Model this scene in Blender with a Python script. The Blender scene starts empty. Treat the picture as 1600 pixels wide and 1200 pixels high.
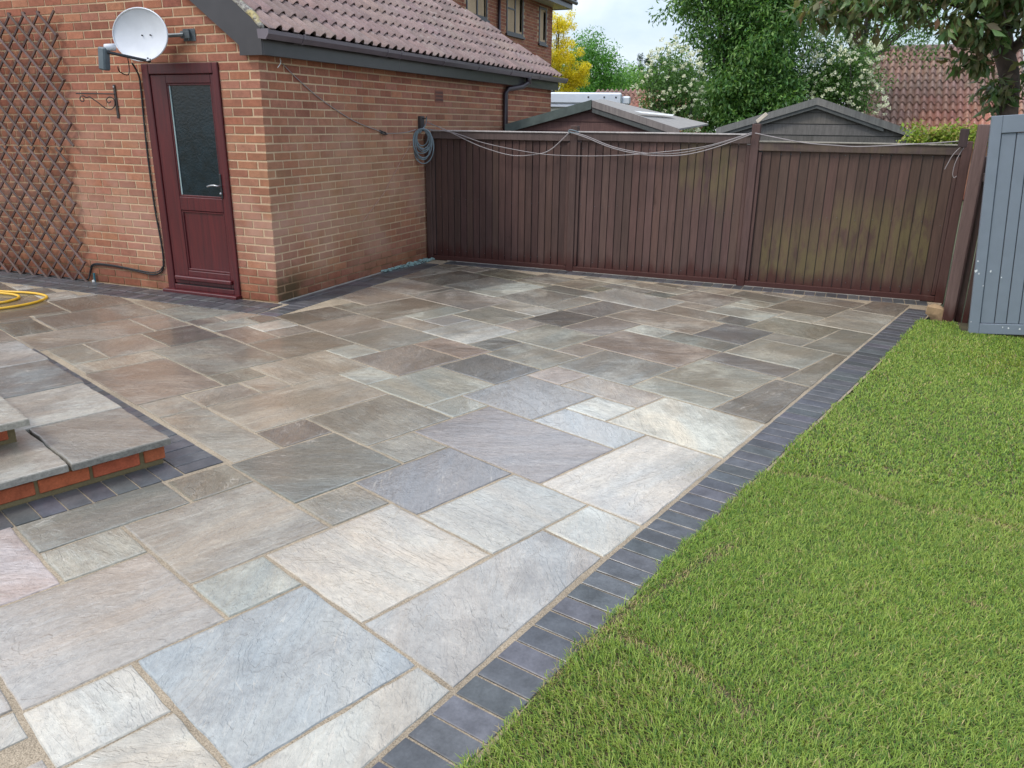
import bpy, bmesh, math, random
import numpy as np
from mathutils import Vector, Matrix, noise as mnoise

random.seed(7)
rng = np.random.default_rng(11)
SC = bpy.context.scene
COL = SC.collection
R = math.radians

# ------------------------------------------------------------------ camera
yaw, pitch, roll = -0.40014, 0.32049, 0.01182
fw = Vector((math.sin(yaw) * math.cos(pitch), math.cos(yaw) * math.cos(pitch), -math.sin(pitch)))
rt = Vector((math.cos(yaw), -math.sin(yaw), 0))
up = rt.cross(fw)
cr, sr = math.cos(roll), math.sin(roll)
rt, up = rt * cr + up * sr, up * cr - rt * sr
cam_d = bpy.data.cameras.new('camera')
cam = bpy.data.objects.new('camera', cam_d)
COL.objects.link(cam)
m = Matrix.Identity(4)
for i in range(3):
    m[i][0], m[i][1], m[i][2] = rt[i], up[i], -fw[i]
CAMP = Vector((4.829, -5.781, 1.616))
m.translation = CAMP
cam.matrix_world = m
cam_d.sensor_width = 36
cam_d.lens = 36 * 1224.5 / 1600
cam_d.clip_start = 0.05
cam_d.clip_end = 2000
SC.camera = cam

# ------------------------------------------------------------------ world, sun, exposure
SUN_AZ_VEC = Vector((-0.55, -0.62, 1.05)).normalized()
sun_el = math.asin(SUN_AZ_VEC.z)
W = bpy.data.worlds.new('World')
SC.world = W
W.use_nodes = True
wt = W.node_tree
wt.nodes.clear()
wo = wt.nodes.new('ShaderNodeOutputWorld')
wb = wt.nodes.new('ShaderNodeBackground')
sky = wt.nodes.new('ShaderNodeTexSky')
sky.sky_type = 'NISHITA'
sky.sun_disc = False
sky.sun_elevation = sun_el
sky.sun_rotation = math.atan2(SUN_AZ_VEC.x, SUN_AZ_VEC.y)
sky.air_density = 1.0
sky.dust_density = 1.6
wtc = wt.nodes.new('ShaderNodeTexCoord')
wmap = wt.nodes.new('ShaderNodeMapping')
wmap.inputs['Scale'].default_value = (1.0, 1.0, 2.6)
wmap.inputs['Location'].default_value = (0.6, 0.1, 0.25)
wn = wt.nodes.new('ShaderNodeTexNoise')
wn.inputs['Scale'].default_value = 1.9
wn.inputs['Detail'].default_value = 9
wn.inputs['Roughness'].default_value = 0.56
wn.inputs['Distortion'].default_value = 0.35
wr = wt.nodes.new('ShaderNodeValToRGB')
wr.color_ramp.elements[0].position = 0.40
wr.color_ramp.elements[0].color = (0.22, 0.22, 0.22, 1)
wr.color_ramp.elements[1].position = 0.66
wr.color_ramp.elements[1].color = (0.97, 0.97, 0.97, 1)
wn2 = wt.nodes.new('ShaderNodeTexNoise')
wn2.inputs['Scale'].default_value = 3.7
wn2.inputs['Detail'].default_value = 6
wr2 = wt.nodes.new('ShaderNodeValToRGB')
wr2.color_ramp.elements[0].position = 0.33
wr2.color_ramp.elements[0].color = (5.0, 6.0, 7.6, 1)
wr2.color_ramp.elements[1].position = 0.66
wr2.color_ramp.elements[1].color = (8.6, 9.0, 9.5, 1)
wm = wt.nodes.new('ShaderNodeMix')
wm.data_type = 'RGBA'
wt.links.new(wtc.outputs['Generated'], wmap.inputs['Vector'])
wt.links.new(wmap.outputs[0], wn.inputs['Vector'])
wt.links.new(wmap.outputs[0], wn2.inputs['Vector'])
wt.links.new(wn.outputs['Fac'], wr.inputs['Fac'])
wt.links.new(wn2.outputs['Fac'], wr2.inputs['Fac'])
wt.links.new(wr.outputs[0], wm.inputs['Factor'])
wt.links.new(sky.outputs[0], wm.inputs['A'])
wt.links.new(wr2.outputs[0], wm.inputs['B'])
wsx = wt.nodes.new('ShaderNodeSeparateXYZ')
wt.links.new(wtc.outputs['Generated'], wsx.inputs[0])
wg = wt.nodes.new('ShaderNodeMapRange')      # an overcast sky brightens smoothly from horizon to zenith
wg.inputs['From Min'].default_value = 0.0
wg.inputs['From Max'].default_value = 1.0
wg.inputs['To Min'].default_value = 1.0
wg.inputs['To Max'].default_value = 2.2
wt.links.new(wsx.outputs[2], wg.inputs['Value'])
wv = wt.nodes.new('ShaderNodeVectorMath')
wv.operation = 'SCALE'
wt.links.new(wm.outputs['Result'], wv.inputs[0])
wt.links.new(wg.outputs[0], wv.inputs['Scale'])
wt.links.new(wv.outputs[0], wb.inputs['Color'])
wb.inputs['Strength'].default_value = 0.1
wt.links.new(wb.outputs[0], wo.inputs['Surface'])

sd = bpy.data.lights.new('sun', 'SUN')
sd.energy = 1.4
sd.angle = R(14)
sd.color = (1.0, 0.95, 0.87)
so = bpy.data.objects.new('sun', sd)
COL.objects.link(so)
so.rotation_euler = (-SUN_AZ_VEC).to_track_quat('-Z', 'Y').to_euler()
so.location = (0, 0, 20)

SC.view_settings.view_transform = 'Standard'
SC.view_settings.look = 'None'
SC.view_settings.exposure = 0.52
SC.view_settings.gamma = 1
SC.view_settings.use_curve_mapping = False
SC.cycles.max_bounces = 6
SC.cycles.transparent_max_bounces = 6

# ------------------------------------------------------------------ node helper
class NT:
    def __init__(s, name):
        s.m = bpy.data.materials.new(name)
        s.m.use_nodes = True
        s.t = s.m.node_tree
        s.t.nodes.clear()
        s.out = s.n('OutputMaterial')
    def n(s, typ, **kw):
        nd = s.t.nodes.new('ShaderNode' + typ)
        for k, v in kw.items():
            setattr(nd, k, v)
        return nd
    def l(s, a, b):
        s.t.links.new(a, b)
    def set(s, sock, v):
        if hasattr(v, 'is_output'):
            s.l(v, sock)
        elif isinstance(v, (tuple, list)) and len(v) == 3 and sock.type == 'RGBA':
            sock.default_value = (*v, 1)
        else:
            sock.default_value = v
    def math(s, op, a, b=None, clamp=False):
        nd = s.n('Math', operation=op)
        nd.use_clamp = clamp
        s.set(nd.inputs[0], a)
        if b is not None:
            s.set(nd.inputs[1], b)
        return nd.outputs[0]
    def vmath(s, op, a, b=None):
        nd = s.n('VectorMath', operation=op)
        s.set(nd.inputs[0], a)
        if b is not None:
            s.set(nd.inputs[1], b)
        return nd.outputs[0]
    def mix(s, f, a, b, mode='MIX'):
        nd = s.n('Mix')
        nd.data_type = 'RGBA'
        nd.blend_type = mode
        s.set(nd.inputs['Factor'], f)
        s.set(nd.inputs['A'], a)
        s.set(nd.inputs['B'], b)
        return nd.outputs['Result']
    def noise(s, v, scale, detail=3, rough=0.5, dist=0.0):
        nd = s.n('TexNoise')
        if v is not None:
            s.l(v, nd.inputs['Vector'])
        nd.inputs['Scale'].default_value = scale
        nd.inputs['Detail'].default_value = detail
        nd.inputs['Roughness'].default_value = rough
        nd.inputs['Distortion'].default_value = dist
        return nd.outputs['Fac']
    def ramp(s, f, stops, const=False):
        nd = s.n('ValToRGB')
        cr_ = nd.color_ramp
        if const:
            cr_.interpolation = 'CONSTANT'
        while len(cr_.elements) > 1:
            cr_.elements.remove(cr_.elements[-1])
        for i, (p, c) in enumerate(stops):
            if not isinstance(c, (tuple, list)):
                c = (c, c, c)
            e = cr_.elements[0] if i == 0 else cr_.elements.new(p)
            e.position = p
            e.color = (*c, 1)
        s.l(f, nd.inputs['Fac'])
        return nd.outputs['Color']
    def mapping(s, v, scale=(1, 1, 1), rot=(0, 0, 0), loc=(0, 0, 0)):
        nd = s.n('Mapping')
        s.l(v, nd.inputs['Vector'])
        nd.inputs['Scale'].default_value = scale
        nd.inputs['Rotation'].default_value = rot
        nd.inputs['Location'].default_value = loc
        return nd.outputs[0]
    def bump(s, h, strength=0.3, dist=0.01, normal=None):
        nd = s.n('Bump')
        nd.inputs['Strength'].default_value = strength
        nd.inputs['Distance'].default_value = dist
        s.l(h, nd.inputs['Height'])
        if normal is not None:
            s.l(normal, nd.inputs['Normal'])
        return nd.outputs[0]
    def pri(s, color, rough=0.7, normal=None, coat=None, coat_rough=0.05, coat_normal=None, metallic=0.0, spec=0.5, coat_ior=1.4):
        p = s.n('BsdfPrincipled')
        s.set(p.inputs['Base Color'], color)
        s.set(p.inputs['Roughness'], rough)
        s.set(p.inputs['Metallic'], metallic)
        s.set(p.inputs['Specular IOR Level'], spec)
        if normal is not None:
            s.l(normal, p.inputs['Normal'])
        if coat is not None:
            s.set(p.inputs['Coat Weight'], coat)
            s.set(p.inputs['Coat Roughness'], coat_rough)
            p.inputs['Coat IOR'].default_value = coat_ior
            if coat_normal is not None:
                s.l(coat_normal, p.inputs['Coat Normal'])
        s.l(p.outputs[0], s.out.inputs['Surface'])
        return p
    def obj_coord(s, k=37.0):
        """object coordinates shifted by a random amount for each object"""
        tc = s.n('TexCoord')
        oi = s.n('ObjectInfo')
        sh = s.vmath('MULTIPLY', s.n('CombineXYZ').outputs[0], (1, 1, 1))
        c = s.n('CombineXYZ')
        s.l(oi.outputs['Random'], c.inputs[0])
        r2 = s.math('FRACT', s.math('MULTIPLY', oi.outputs['Random'], 7.31))
        s.l(r2, c.inputs[1])
        s.l(s.math('FRACT', s.math('MULTIPLY', oi.outputs['Random'], 13.7)), c.inputs[2])
        sh = s.vmath('MULTIPLY', c.outputs[0], (k, k, k))
        return s.vmath('ADD', tc.outputs['Object'], sh), oi
    def pos(s):
        return s.n('NewGeometry').outputs['Position']

def simple(name, col, rough=0.6, metallic=0.0, bump=None, var=0.12, spec=0.5, coat=None):
    t = NT(name)
    v, oi = t.obj_coord()
    nz = t.noise(v, 9, 5)
    c = t.mix(1.0, col, t.ramp(nz, [(0.3, 1 - var), (0.7, 1 + var)]), 'MULTIPLY')
    nm = t.bump(t.noise(v, bump[0], 4), bump[1], 0.004) if bump else None
    t.pri(c, rough, nm, metallic=metallic, spec=spec, coat=coat)
    return t.m

# ------------------------------------------------------------------ materials
def mat_slab(name='riven_sandstone'):
    t = NT(name)
    v, oi = t.obj_coord()
    rnd = oi.outputs['Random']
    vr = t.n('VectorRotate', rotation_type='Z_AXIS')
    t.l(v, vr.inputs['Vector'])
    t.l(t.math('MULTIPLY', t.math('FLOOR', t.math('MULTIPLY', rnd, 4.0)), 1.5708 / 2), vr.inputs['Angle'])
    vs = t.mapping(vr.outputs[0], (1.0, 3.4, 1.0))
    low = t.noise(vs, 1.15, 5, 0.55, 0.9)
    mid = t.noise(vs, 3.2, 6, 0.6, 0.5)
    fine = t.noise(vr.outputs[0], 42, 5, 0.62)
    speck = t.noise(vr.outputs[0], 130, 2, 0.5)
    base = oi.outputs['Color']
    c = t.mix(1.0, base, t.ramp(mid, [(0.28, 0.88), (0.5, 1.0), (0.74, 1.10)]), 'MULTIPLY')
    warm = t.mix(1.0, c, (1.06, 0.985, 0.90), 'MULTIPLY')
    cool = t.mix(1.0, c, (0.94, 0.97, 0.98), 'MULTIPLY')
    c = t.mix(t.ramp(low, [(0.36, 0.0), (0.62, 0.85)]), cool, warm)
    c = t.mix(1.0, c, t.ramp(fine, [(0.3, 0.86), (0.7, 1.1)]), 'MULTIPLY')
    # pits and specks
    c = t.mix(t.ramp(speck, [(0.70, 0.0), (0.76, 0.55)]), c, (0.10, 0.09, 0.075))
    # pale mineral edges of the riven layers
    e = t.math('ABSOLUTE', t.math('SUBTRACT', t.noise(vs, 1.9, 4, 0.6, 1.2), 0.5))
    vein = t.math('MULTIPLY', t.ramp(e, [(0.0, 0.7), (0.009, 0.0)]), t.ramp(mid, [(0.47, 0.0), (0.6, 1.0)]))
    c = t.mix(vein, c, (0.55, 0.50, 0.42))
    # stepped delamination
    st = t.ramp(low, [(0.0, 0.0), (0.38, 0.0), (0.388, 0.22), (0.47, 0.25), (0.477, 0.5), (0.56, 0.53), (0.567, 0.8), (1.0, 0.85)])
    def terrace(nz, k):
        q = t.math('MULTIPLY', nz, k)
        fl = t.math('FLOOR', q)
        sm = t.ramp(t.math('SUBTRACT', q, fl), [(0.0, 0.0), (0.80, 0.12), (0.93, 1.0)])
        return t.math('DIVIDE', t.math('ADD', fl, sm), k)
    ter1 = terrace(t.noise(t.mapping(vr.outputs[0], (1.0, 2.0, 1.0), loc=(4, 2, 0)), 2.1, 5, 0.58, 0.7), 13.0)
    ter2 = terrace(t.noise(t.mapping(vr.outputs[0], (1.2, 3.2, 1.0), loc=(1, 7, 0)), 5.5, 5, 0.62, 0.6), 9.0)
    rip = t.noise(t.mapping(vr.outputs[0], (3.2, 17.0, 1.0)), 2.0, 7, 0.68, 0.9)
    h = t.math('ADD', t.math('MULTIPLY', ter1, 2.6), t.math('MULTIPLY', rip, 0.45))
    h = t.math('ADD', h, t.math('MULTIPLY', ter2, 0.8))
    h = t.math('ADD', h, t.math('MULTIPLY', fine, 0.42))
    c = t.mix(1.0, c, t.ramp(rip, [(0.32, 0.95), (0.5, 1.0), (0.72, 1.03)]), 'MULTIPLY')  # ripple hollows darkened in the colour, as crevice shade
    iso = t.noise(vr.outputs[0], 19, 6, 0.72, 0.8)
    h = t.math('ADD', h, t.math('MULTIPLY', iso, 0.55))
    nrm = t.bump(h, 1.0, 0.0085)
    h2 = t.math('ADD', t.math('MULTIPLY', ter1, 2.4), t.math('MULTIPLY', rip, 0.45))
    h2 = t.math('ADD', h2, t.math('MULTIPLY', ter2, 1.0))
    h2 = t.math('ADD', h2, t.math('MULTIPLY', t.noise(vr.outputs[0], 24, 4, 0.6), 0.2))
    nrm2 = t.bump(h2, 0.8, 0.0062)
    wet = t.noise(t.vmath('ADD', t.pos(), (3, 1, 0)), 1.1, 4, 0.6, 0.4)
    wet2 = t.noise(vr.outputs[0], 15, 5, 0.65)
    wm_ = t.math('ADD', t.math('MULTIPLY', wet, 0.65), t.math('MULTIPLY', wet2, 0.42))
    coat = t.ramp(wm_, [(0.40, 0.3), (0.56, 1.0)])
    cr_ = t.ramp(wm_, [(0.40, 0.28), (0.60, 0.07)])
    c = t.mix(t.ramp(wm_, [(0.45, 0.0), (0.62, 0.45)]), c, t.mix(1.0, c, (0.74, 0.72, 0.70), 'MULTIPLY'))
    # standing film of rain water: smooth where it lies, broken by the relief elsewhere
    film = t.noise(t.vmath('ADD', t.pos(), (7.3, 2.1, 0)), 1.7, 5, 0.62, 0.5)
    film = t.math('ADD', t.math('MULTIPLY', film, 0.8), t.math('MULTIPLY', rip, 0.22))
    fa = t.n('Attribute', attribute_type='OBJECT', attribute_name='film')
    film = t.math('ADD', film, t.math('MULTIPLY', fa.outputs['Fac'], 0.12))
    fm = t.ramp(film, [(0.46, 0.0), (0.56, 1.0)])
    c = t.mix(t.math('MULTIPLY', fm, 0.55), c, t.mix(1.0, c, (0.66, 0.63, 0.61), 'MULTIPLY'))
    bmp = nrm2.node
    st_ = t.math('SUBTRACT', 0.85, t.math('MULTIPLY', fm, 0.62))
    t.l(st_, bmp.inputs['Strength'])
    coat = t.math('ADD', coat, t.math('MULTIPLY', fm, 0.6), True)
    cr_ = t.math('SUBTRACT', cr_, t.math('MULTIPLY', fm, 0.06), True)
    rg = t.math('SUBTRACT', 0.50, t.math('MULTIPLY', fm, 0.22))
    t.pri(c, rg, nrm, coat=coat, coat_rough=cr_, coat_normal=nrm2, coat_ior=1.58)
    return t.m

def brick_tree(name, src, stain=True):
    t = NT(name)
    v, oi = t.obj_coord()
    if src == 'obj':
        base = oi.outputs['Color']
    else:
        a = t.n('Attribute', attribute_name='Col')
        base = a.outputs['Color']
        v = t.pos()
    n1 = t.noise(v, 16, 5, 0.65)
    n2 = t.noise(v, 110, 3, 0.6)
    c = t.mix(1.0, base, t.ramp(n1, [(0.3, 0.80), (0.7, 1.18)]), 'MULTIPLY')
    c = t.mix(1.0, c, t.ramp(n2, [(0.35, 0.88), (0.7, 1.1)]), 'MULTIPLY')
    p = t.pos()
    if stain:
        c = stain_mix(t, c, p)
    h = t.math('ADD', t.math('MULTIPLY', n1, 0.5), n2)
    t.pri(c, 0.88, t.bump(h, 0.45, 0.003), spec=0.25)
    return t.m

def stain_mix(t, c, p):
    sx = t.n('SeparateXYZ')
    t.l(p, sx.inputs[0])
    x, y, z = sx.outputs
    zh = t.math('MULTIPLY', t.math('ADD', z, t.math('MULTIPLY', t.math('SUBTRACT', t.noise(p, 2.0, 4), 0.5), 0.7)), 0.4)
    big = t.noise(t.mapping(p, (1.0, 1.0, 0.8)), 0.9, 5, 0.6, 0.4)
    blot = t.noise(p, 5.0, 4, 0.6)
    # buff-green bloom low on the side wall and beside the door
    zone = t.ramp(zh, [(0.01, 0.1), (0.10, 0.7), (0.26, 1.0), (0.50, 0.8), (0.70, 0.22), (0.80, 0.0)])
    side = t.ramp(t.math('ADD', t.math('MULTIPLY', x, 1.2), 1.0), [(0.25, 0.30), (0.93, 0.65), (1.0, 1.0)])
    mk = t.math('MULTIPLY', t.math('MULTIPLY', t.ramp(big, [(0.36, 0.25), (0.56, 1.0)]), zone), side)
    mk = t.math('MULTIPLY', mk, t.ramp(blot, [(0.3, 0.6), (0.6, 1.0)]))
    c = t.mix(t.math('MULTIPLY', mk, 0.58), c, (0.34, 0.225, 0.12))
    # pale pinkish bloom
    pk = t.noise(t.mapping(p, (1, 1, 1), loc=(5, 3, 9)), 1.4, 4, 0.6)
    pkm = t.math('MULTIPLY', t.ramp(pk, [(0.45, 0.0), (0.62, 0.6)]), zone)
    c = t.mix(pkm, c, (0.42, 0.25, 0.19))
    # green-black algae at the foot of the corner
    ft = t.ramp(z, [(0.0, 1.0), (0.16, 0.9), (0.32, 0.25), (0.4, 0.0)])
    near = t.ramp(t.math('ABSOLUTE', t.math('SUBTRACT', y, 0.12)), [(0.12, 1.0), (0.40, 0.0)])
    sd_ = t.ramp(t.math('ADD', x, 0.5), [(0.45, 0.0), (0.5, 1.0)])
    alg = t.math('MULTIPLY', t.math('MULTIPLY', ft, near), t.ramp(t.noise(p, 6, 4, 0.6), [(0.32, 0.2), (0.5, 1.0)]))
    alg = t.math('MULTIPLY', alg, sd_)
    c = t.mix(t.math('MULTIPLY', alg, 0.85), c, (0.075, 0.068, 0.032))
    # damp, darker foot of all walls
    damp = t.math('MULTIPLY', t.ramp(z, [(0.0, 1.0), (0.12, 0.75), (0.27, 0.0)]), t.ramp(t.noise(p, 3.2, 4, 0.6), [(0.3, 0.35), (0.6, 1.0)]))
    c = t.mix(t.math('MULTIPLY', damp, 0.75), c, t.mix(1.0, c, (0.50, 0.42, 0.36), 'MULTIPLY'))
    return c

def mat_mortar(name, col, stain=True):
    t = NT(name)
    p = t.pos()
    n = t.noise(p, 90, 4, 0.6)
    c = t.mix(1.0, col, t.ramp(n, [(0.3, 0.84), (0.7, 1.1)]), 'MULTIPLY')
    c = t.mix(1.0, c, t.ramp(t.noise(p, 1.7, 4), [(0.3, 0.82), (0.7, 1.08)]), 'MULTIPLY')
    if stain:
        sx = t.n('SeparateXYZ')
        t.l(p, sx.inputs[0])
        damp = t.math('MULTIPLY', t.ramp(sx.outputs[2], [(0.0, 1.0), (0.16, 0.8), (0.33, 0.0)]), t.ramp(t.noise(p, 3.2, 4, 0.6), [(0.3, 0.5), (0.6, 1.0)]))
        c = t.mix(damp, c, (0.16, 0.085, 0.04))
    t.pri(c, 0.95, t.bump(n, 0.5, 0.003), spec=0.2)
    return t.m

def mat_wood(name, grey=0.0, algae=True, rough=0.6):
    t = NT(name)
    v, oi = t.obj_coord(11)
    g = t.noise(t.mapping(v, (30, 30, 2.2)), 1.6, 6, 0.68, 0.6)
    kn = t.noise(t.mapping(v, (5, 5, 1.6)), 1.7, 3, 0.5, 1.2)
    c = t.mix(1.0, oi.outputs['Color'], t.ramp(g, [(0.28, 0.74), (0.72, 1.24)]), 'MULTIPLY')
    c = t.mix(t.ramp(kn, [(0.70, 0.0), (0.76, 0.75)]), c, t.mix(1.0, c, (0.45, 0.40, 0.38), 'MULTIPLY'))
    p = t.pos()
    # weathered, paler bloom of the stain
    c = t.mix(t.ramp(t.noise(t.mapping(p, (3, 3, 0.9)), 1.6, 5, 0.6), [(0.42, 0.0), (0.68, 0.5)]), c, t.mix(1.0, c, (1.35, 1.30, 1.30), 'MULTIPLY'))
    if algae:
        at = t.n('Attribute', attribute_type='OBJECT', attribute_name='algae')
        sx = t.n('SeparateXYZ')
        t.l(p, sx.inputs[0])
        z = sx.outputs[2]
        ah = t.n('Attribute', attribute_type='OBJECT', attribute_name='algae_z')
        dz = t.math('ABSOLUTE', t.math('SUBTRACT', z, ah.outputs['Fac']))
        band = t.ramp(dz, [(0.12, 1.0), (0.5, 0.0)])
        nz = t.ramp(t.noise(t.mapping(p, (5, 5, 1.7)), 2.2, 5, 0.68), [(0.36, 0.0), (0.60, 1.0)])
        am = t.math('MULTIPLY', t.math('MULTIPLY', at.outputs['Fac'], band), nz, True)
        c = t.mix(t.math('MULTIPLY', am, 0.50), c, (0.140, 0.120, 0.045))
        # redder, wet timber stain low down
        lo = t.math('ADD', z, t.math('MULTIPLY', t.noise(t.mapping(p, (6, 6, 1)), 1.5, 4), 0.35))
        c = t.mix(t.ramp(lo, [(0.25, 0.9), (0.38, 0.0)]), c, (0.055, 0.017, 0.013))
    t.pri(c, rough, t.bump(t.math('ADD', g, t.math('MULTIPLY', kn, 0.4)), 0.4, 0.004), spec=0.3)
    return t.m

def mat_paver():
    t = NT('blue_black_paver')
    v, oi = t.obj_coord()
    n1 = t.noise(v, 11, 5, 0.6)
    n2 = t.noise(v, 90, 3, 0.6)
    c = t.mix(1.0, oi.outputs['Color'], t.ramp(n1, [(0.3, 0.72), (0.7, 1.35)]), 'MULTIPLY')
    c = t.mix(1.0, c, t.ramp(n2, [(0.35, 0.85), (0.7, 1.15)]), 'MULTIPLY')
    h = t.math('ADD', t.math('MULTIPLY', n1, 0.8), t.math('MULTIPLY', n2, 0.5))
    nm = t.bump(h, 0.4, 0.003)
    ct = t.ramp(n1, [(0.35, 0.15), (0.6, 0.6)])
    t.pri(c, 0.5, nm, coat=ct, coat_rough=0.22, coat_normal=nm)
    return t.m

def mat_joint(name, col, dark):
    t = NT(name)
    p = t.pos()
    n = t.noise(p, 230, 3, 0.7)
    n2 = t.noise(p, 3, 5, 0.6)
    c = t.mix(t.ramp(n, [(0.35, 0.0), (0.62, 1.0)]), dark, col)
    c = t.mix(1.0, c, t.ramp(n2, [(0.3, 0.75), (0.7, 1.25)]), 'MULTIPLY')
    t.pri(c, 0.8, t.bump(n, 0.8, 0.004), spec=0.3)
    return t.m

def mat_tile(name, lichen=0.0):
    t = NT(name)
    v, oi = t.obj_coord()
    n1 = t.noise(v, 10, 5, 0.6)
    n2 = t.noise(v, 70, 3, 0.6)
    c = t.mix(1.0, oi.outputs['Color'], t.ramp(n1, [(0.3, 0.80), (0.7, 1.18)]), 'MULTIPLY')
    c = t.mix(1.0, c, t.ramp(n2, [(0.35, 0.88), (0.7, 1.1)]), 'MULTIPLY')
    if lichen:
        l1 = t.noise(t.pos(), 15, 5, 0.65)
        l2 = t.noise(t.pos(), 0.55, 3)
        mk = t.math('MULTIPLY', t.ramp(l1, [(0.56, 0.0), (0.66, 1.0)]), t.ramp(l2, [(0.40, 0.1), (0.6, 1.0)]))
        c = t.mix(t.math('MULTIPLY', mk, lichen), c, (0.50, 0.46, 0.40))
        l3 = t.noise(t.pos(), 21, 4, 0.6)
        c = t.mix(t.math('MULTIPLY', t.ramp(l3, [(0.57, 0.0), (0.66, 0.6)]), lichen), c, (0.10, 0.07, 0.05))
    t.pri(c, 0.72, t.bump(n2, 0.4, 0.004), spec=0.35)
    return t.m

def mat_leaf(name, gloss=0.45, trans=0.4, attr=True, tint=(1.35, 1.5, 0.75)):
    t = NT(name)
    a = t.n('Attribute', attribute_name='Col')
    c = a.outputs['Color']
    d = t.n('BsdfPrincipled')
    t.l(c, d.inputs['Base Color'])
    d.inputs['Roughness'].default_value = gloss
    d.inputs['Specular IOR Level'].default_value = 0.4
    tr = t.n('BsdfTranslucent')
    t.l(t.mix(1.0, c, tint, 'MULTIPLY'), tr.inputs['Color'])
    mx = t.n('MixShader')
    mx.inputs[0].default_value = trans
    t.l(d.outputs[0], mx.inputs[1])
    t.l(tr.outputs[0], mx.inputs[2])
    t.l(mx.outputs[0], t.out.inputs['Surface'])
    return t.m

M = {}
M['slab'] = mat_slab()
def mat_edge():
    t = NT('dressed_stone_edge')
    v, oi = t.obj_coord()
    n = t.noise(v, 60, 5, 0.65)
    c = t.mix(1.0, oi.outputs['Color'], t.ramp(n, [(0.3, 0.6), (0.7, 1.05)]), 'MULTIPLY')
    t.pri(c, 0.9, t.bump(n, 0.7, 0.004), spec=0.2)
    return t.m
M['slab_edge'] = mat_edge()
M['brick'] = brick_tree('facing_brick', 'obj')
M['brick_far'] = brick_tree('facing_brick_joined', 'attr')
M['step_brick'] = brick_tree('red_step_brick', 'obj', stain=False)
M['mortar'] = mat_mortar('wall_mortar', (0.56, 0.405, 0.26))
M['step_mortar'] = mat_mortar('step_mortar', (0.20, 0.155, 0.08), False)
M['fence'] = mat_wood('stained_fence_timber')
M['shed_wood'] = mat_wood('weathered_grey_timber', algae=False, rough=0.8)
M['grey_paint'] = simple('grey_painted_board', (0.165, 0.193, 0.228), 0.42, var=0.05, bump=(60, 0.12))
M['chip'] = simple('bare_chip', (0.6, 0.62, 0.62), 0.7)
M['paver'] = mat_paver()
M['joint'] = mat_joint('sand_joint', (0.42, 0.34, 0.245), (0.17, 0.135, 0.09))
M['tile'] = mat_tile('concrete_roof_tile', 0.35)
M['pantile'] = mat_tile('clay_pantile', 0.7)
M['fascia'] = simple('dark_fascia_board', (0.046, 0.041, 0.043), 0.32, var=0.1)
M['gutter'] = simple('brown_gutter_plastic', (0.15, 0.125, 0.14), 0.28, var=0.08)
M['pipe'] = simple('dark_brown_pipe', (0.03, 0.018, 0.022), 0.3)
M['verge'] = mat_mortar('lichened_verge_mortar', (0.30, 0.27, 0.20), False)
M['soil'] = simple('turf_soil', (0.055, 0.045, 0.02), 0.95, bump=(60, 0.8), var=0.4)
M['white_metal'] = simple('white_dish_paint', (0.60, 0.62, 0.66), 0.35, var=0.05)
M['black_plastic'] = simple('black_plastic', (0.015, 0.015, 0.017), 0.45)
M['lnb'] = simple('grey_lnb_plastic', (0.10, 0.125, 0.14), 0.4)
M['galv'] = simple('dull_galvanised', (0.11, 0.13, 0.14), 0.45, metallic=0.4, bump=(60, 0.3), var=0.4)
M['iron'] = simple('wrought_iron', (0.035, 0.025, 0.022), 0.55)
M['trellis'] = mat_wood('brown_trellis_wood', algae=False, rough=0.55)
M['hose'] = simple('yellow_hose', (0.72, 0.42, 0.03), 0.35, var=0.06)
M['rope'] = simple('blue_grey_rope', (0.15, 0.19, 0.21), 0.6, var=0.3)
M['wire'] = simple('grey_wire', (0.27, 0.24, 0.235), 0.5)
M['string'] = simple('pinkish_string', (0.42, 0.26, 0.20), 0.8)
M['slate_chip'] = simple('blue_slate_chippings', (0.23, 0.34, 0.32), 0.5, var=0.3)
M['felt'] = simple('grey_roof_felt', (0.27, 0.255, 0.235), 0.85, bump=(160, 0.4), var=0.1)
M['felt_dark'] = simple('green_black_felt', (0.075, 0.095, 0.085), 0.7, bump=(60, 0.4), var=0.25)
M['white_clad'] = simple('white_cladding', (0.68, 0.72, 0.78), 0.3, var=0.03)
M['cream_clad'] = simple('cream_cladding', (0.50, 0.50, 0.43), 0.5, var=0.05)
M['glass_dark'] = simple('obscured_dark_glass', (0.006, 0.014, 0.020), 0.2, bump=(45, 0.3), var=0.4, spec=0.5)
M['win_glass'] = simple('window_glass', (0.10, 0.145, 0.13), 0.3, var=0.5, spec=0.3)
M['win_frame'] = simple('dark_window_frame', (0.025, 0.018, 0.02), 0.4)
M['white_bit'] = simple('white_paint', (0.75, 0.75, 0.72), 0.5)
M['terracotta'] = simple('terracotta', (0.23, 0.085, 0.055), 0.8, bump=(70, 0.4))
M['bark'] = simple('cherry_bark', (0.10, 0.068, 0.052), 0.85, bump=(35, 0.9), var=0.5)
M['bark2'] = simple('dark_bark', (0.06, 0.05, 0.04), 0.9, bump=(30, 0.9), var=0.4)
M['leaf'] = mat_leaf('leaf', 0.42, 0.34)
M['petal'] = mat_leaf('petal', 0.6, 0.3, tint=(1, 1, 1))
M['grass'] = mat_leaf('grass_blade', 0.45, 0.42, tint=(1.35, 1.35, 0.65))
M['ground'] = simple('earth', (0.07, 0.08, 0.035), 0.95, bump=(20, 0.6), var=0.3)
M['stone'] = simple('ochre_rubble', (0.30, 0.20, 0.11), 0.8, bump=(25, 0.8), var=0.35)
M['far_roof'] = simple('far_brown_tiles', (0.17, 0.118, 0.105), 0.85, bump=(12, 0.6), var=0.25)
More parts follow.
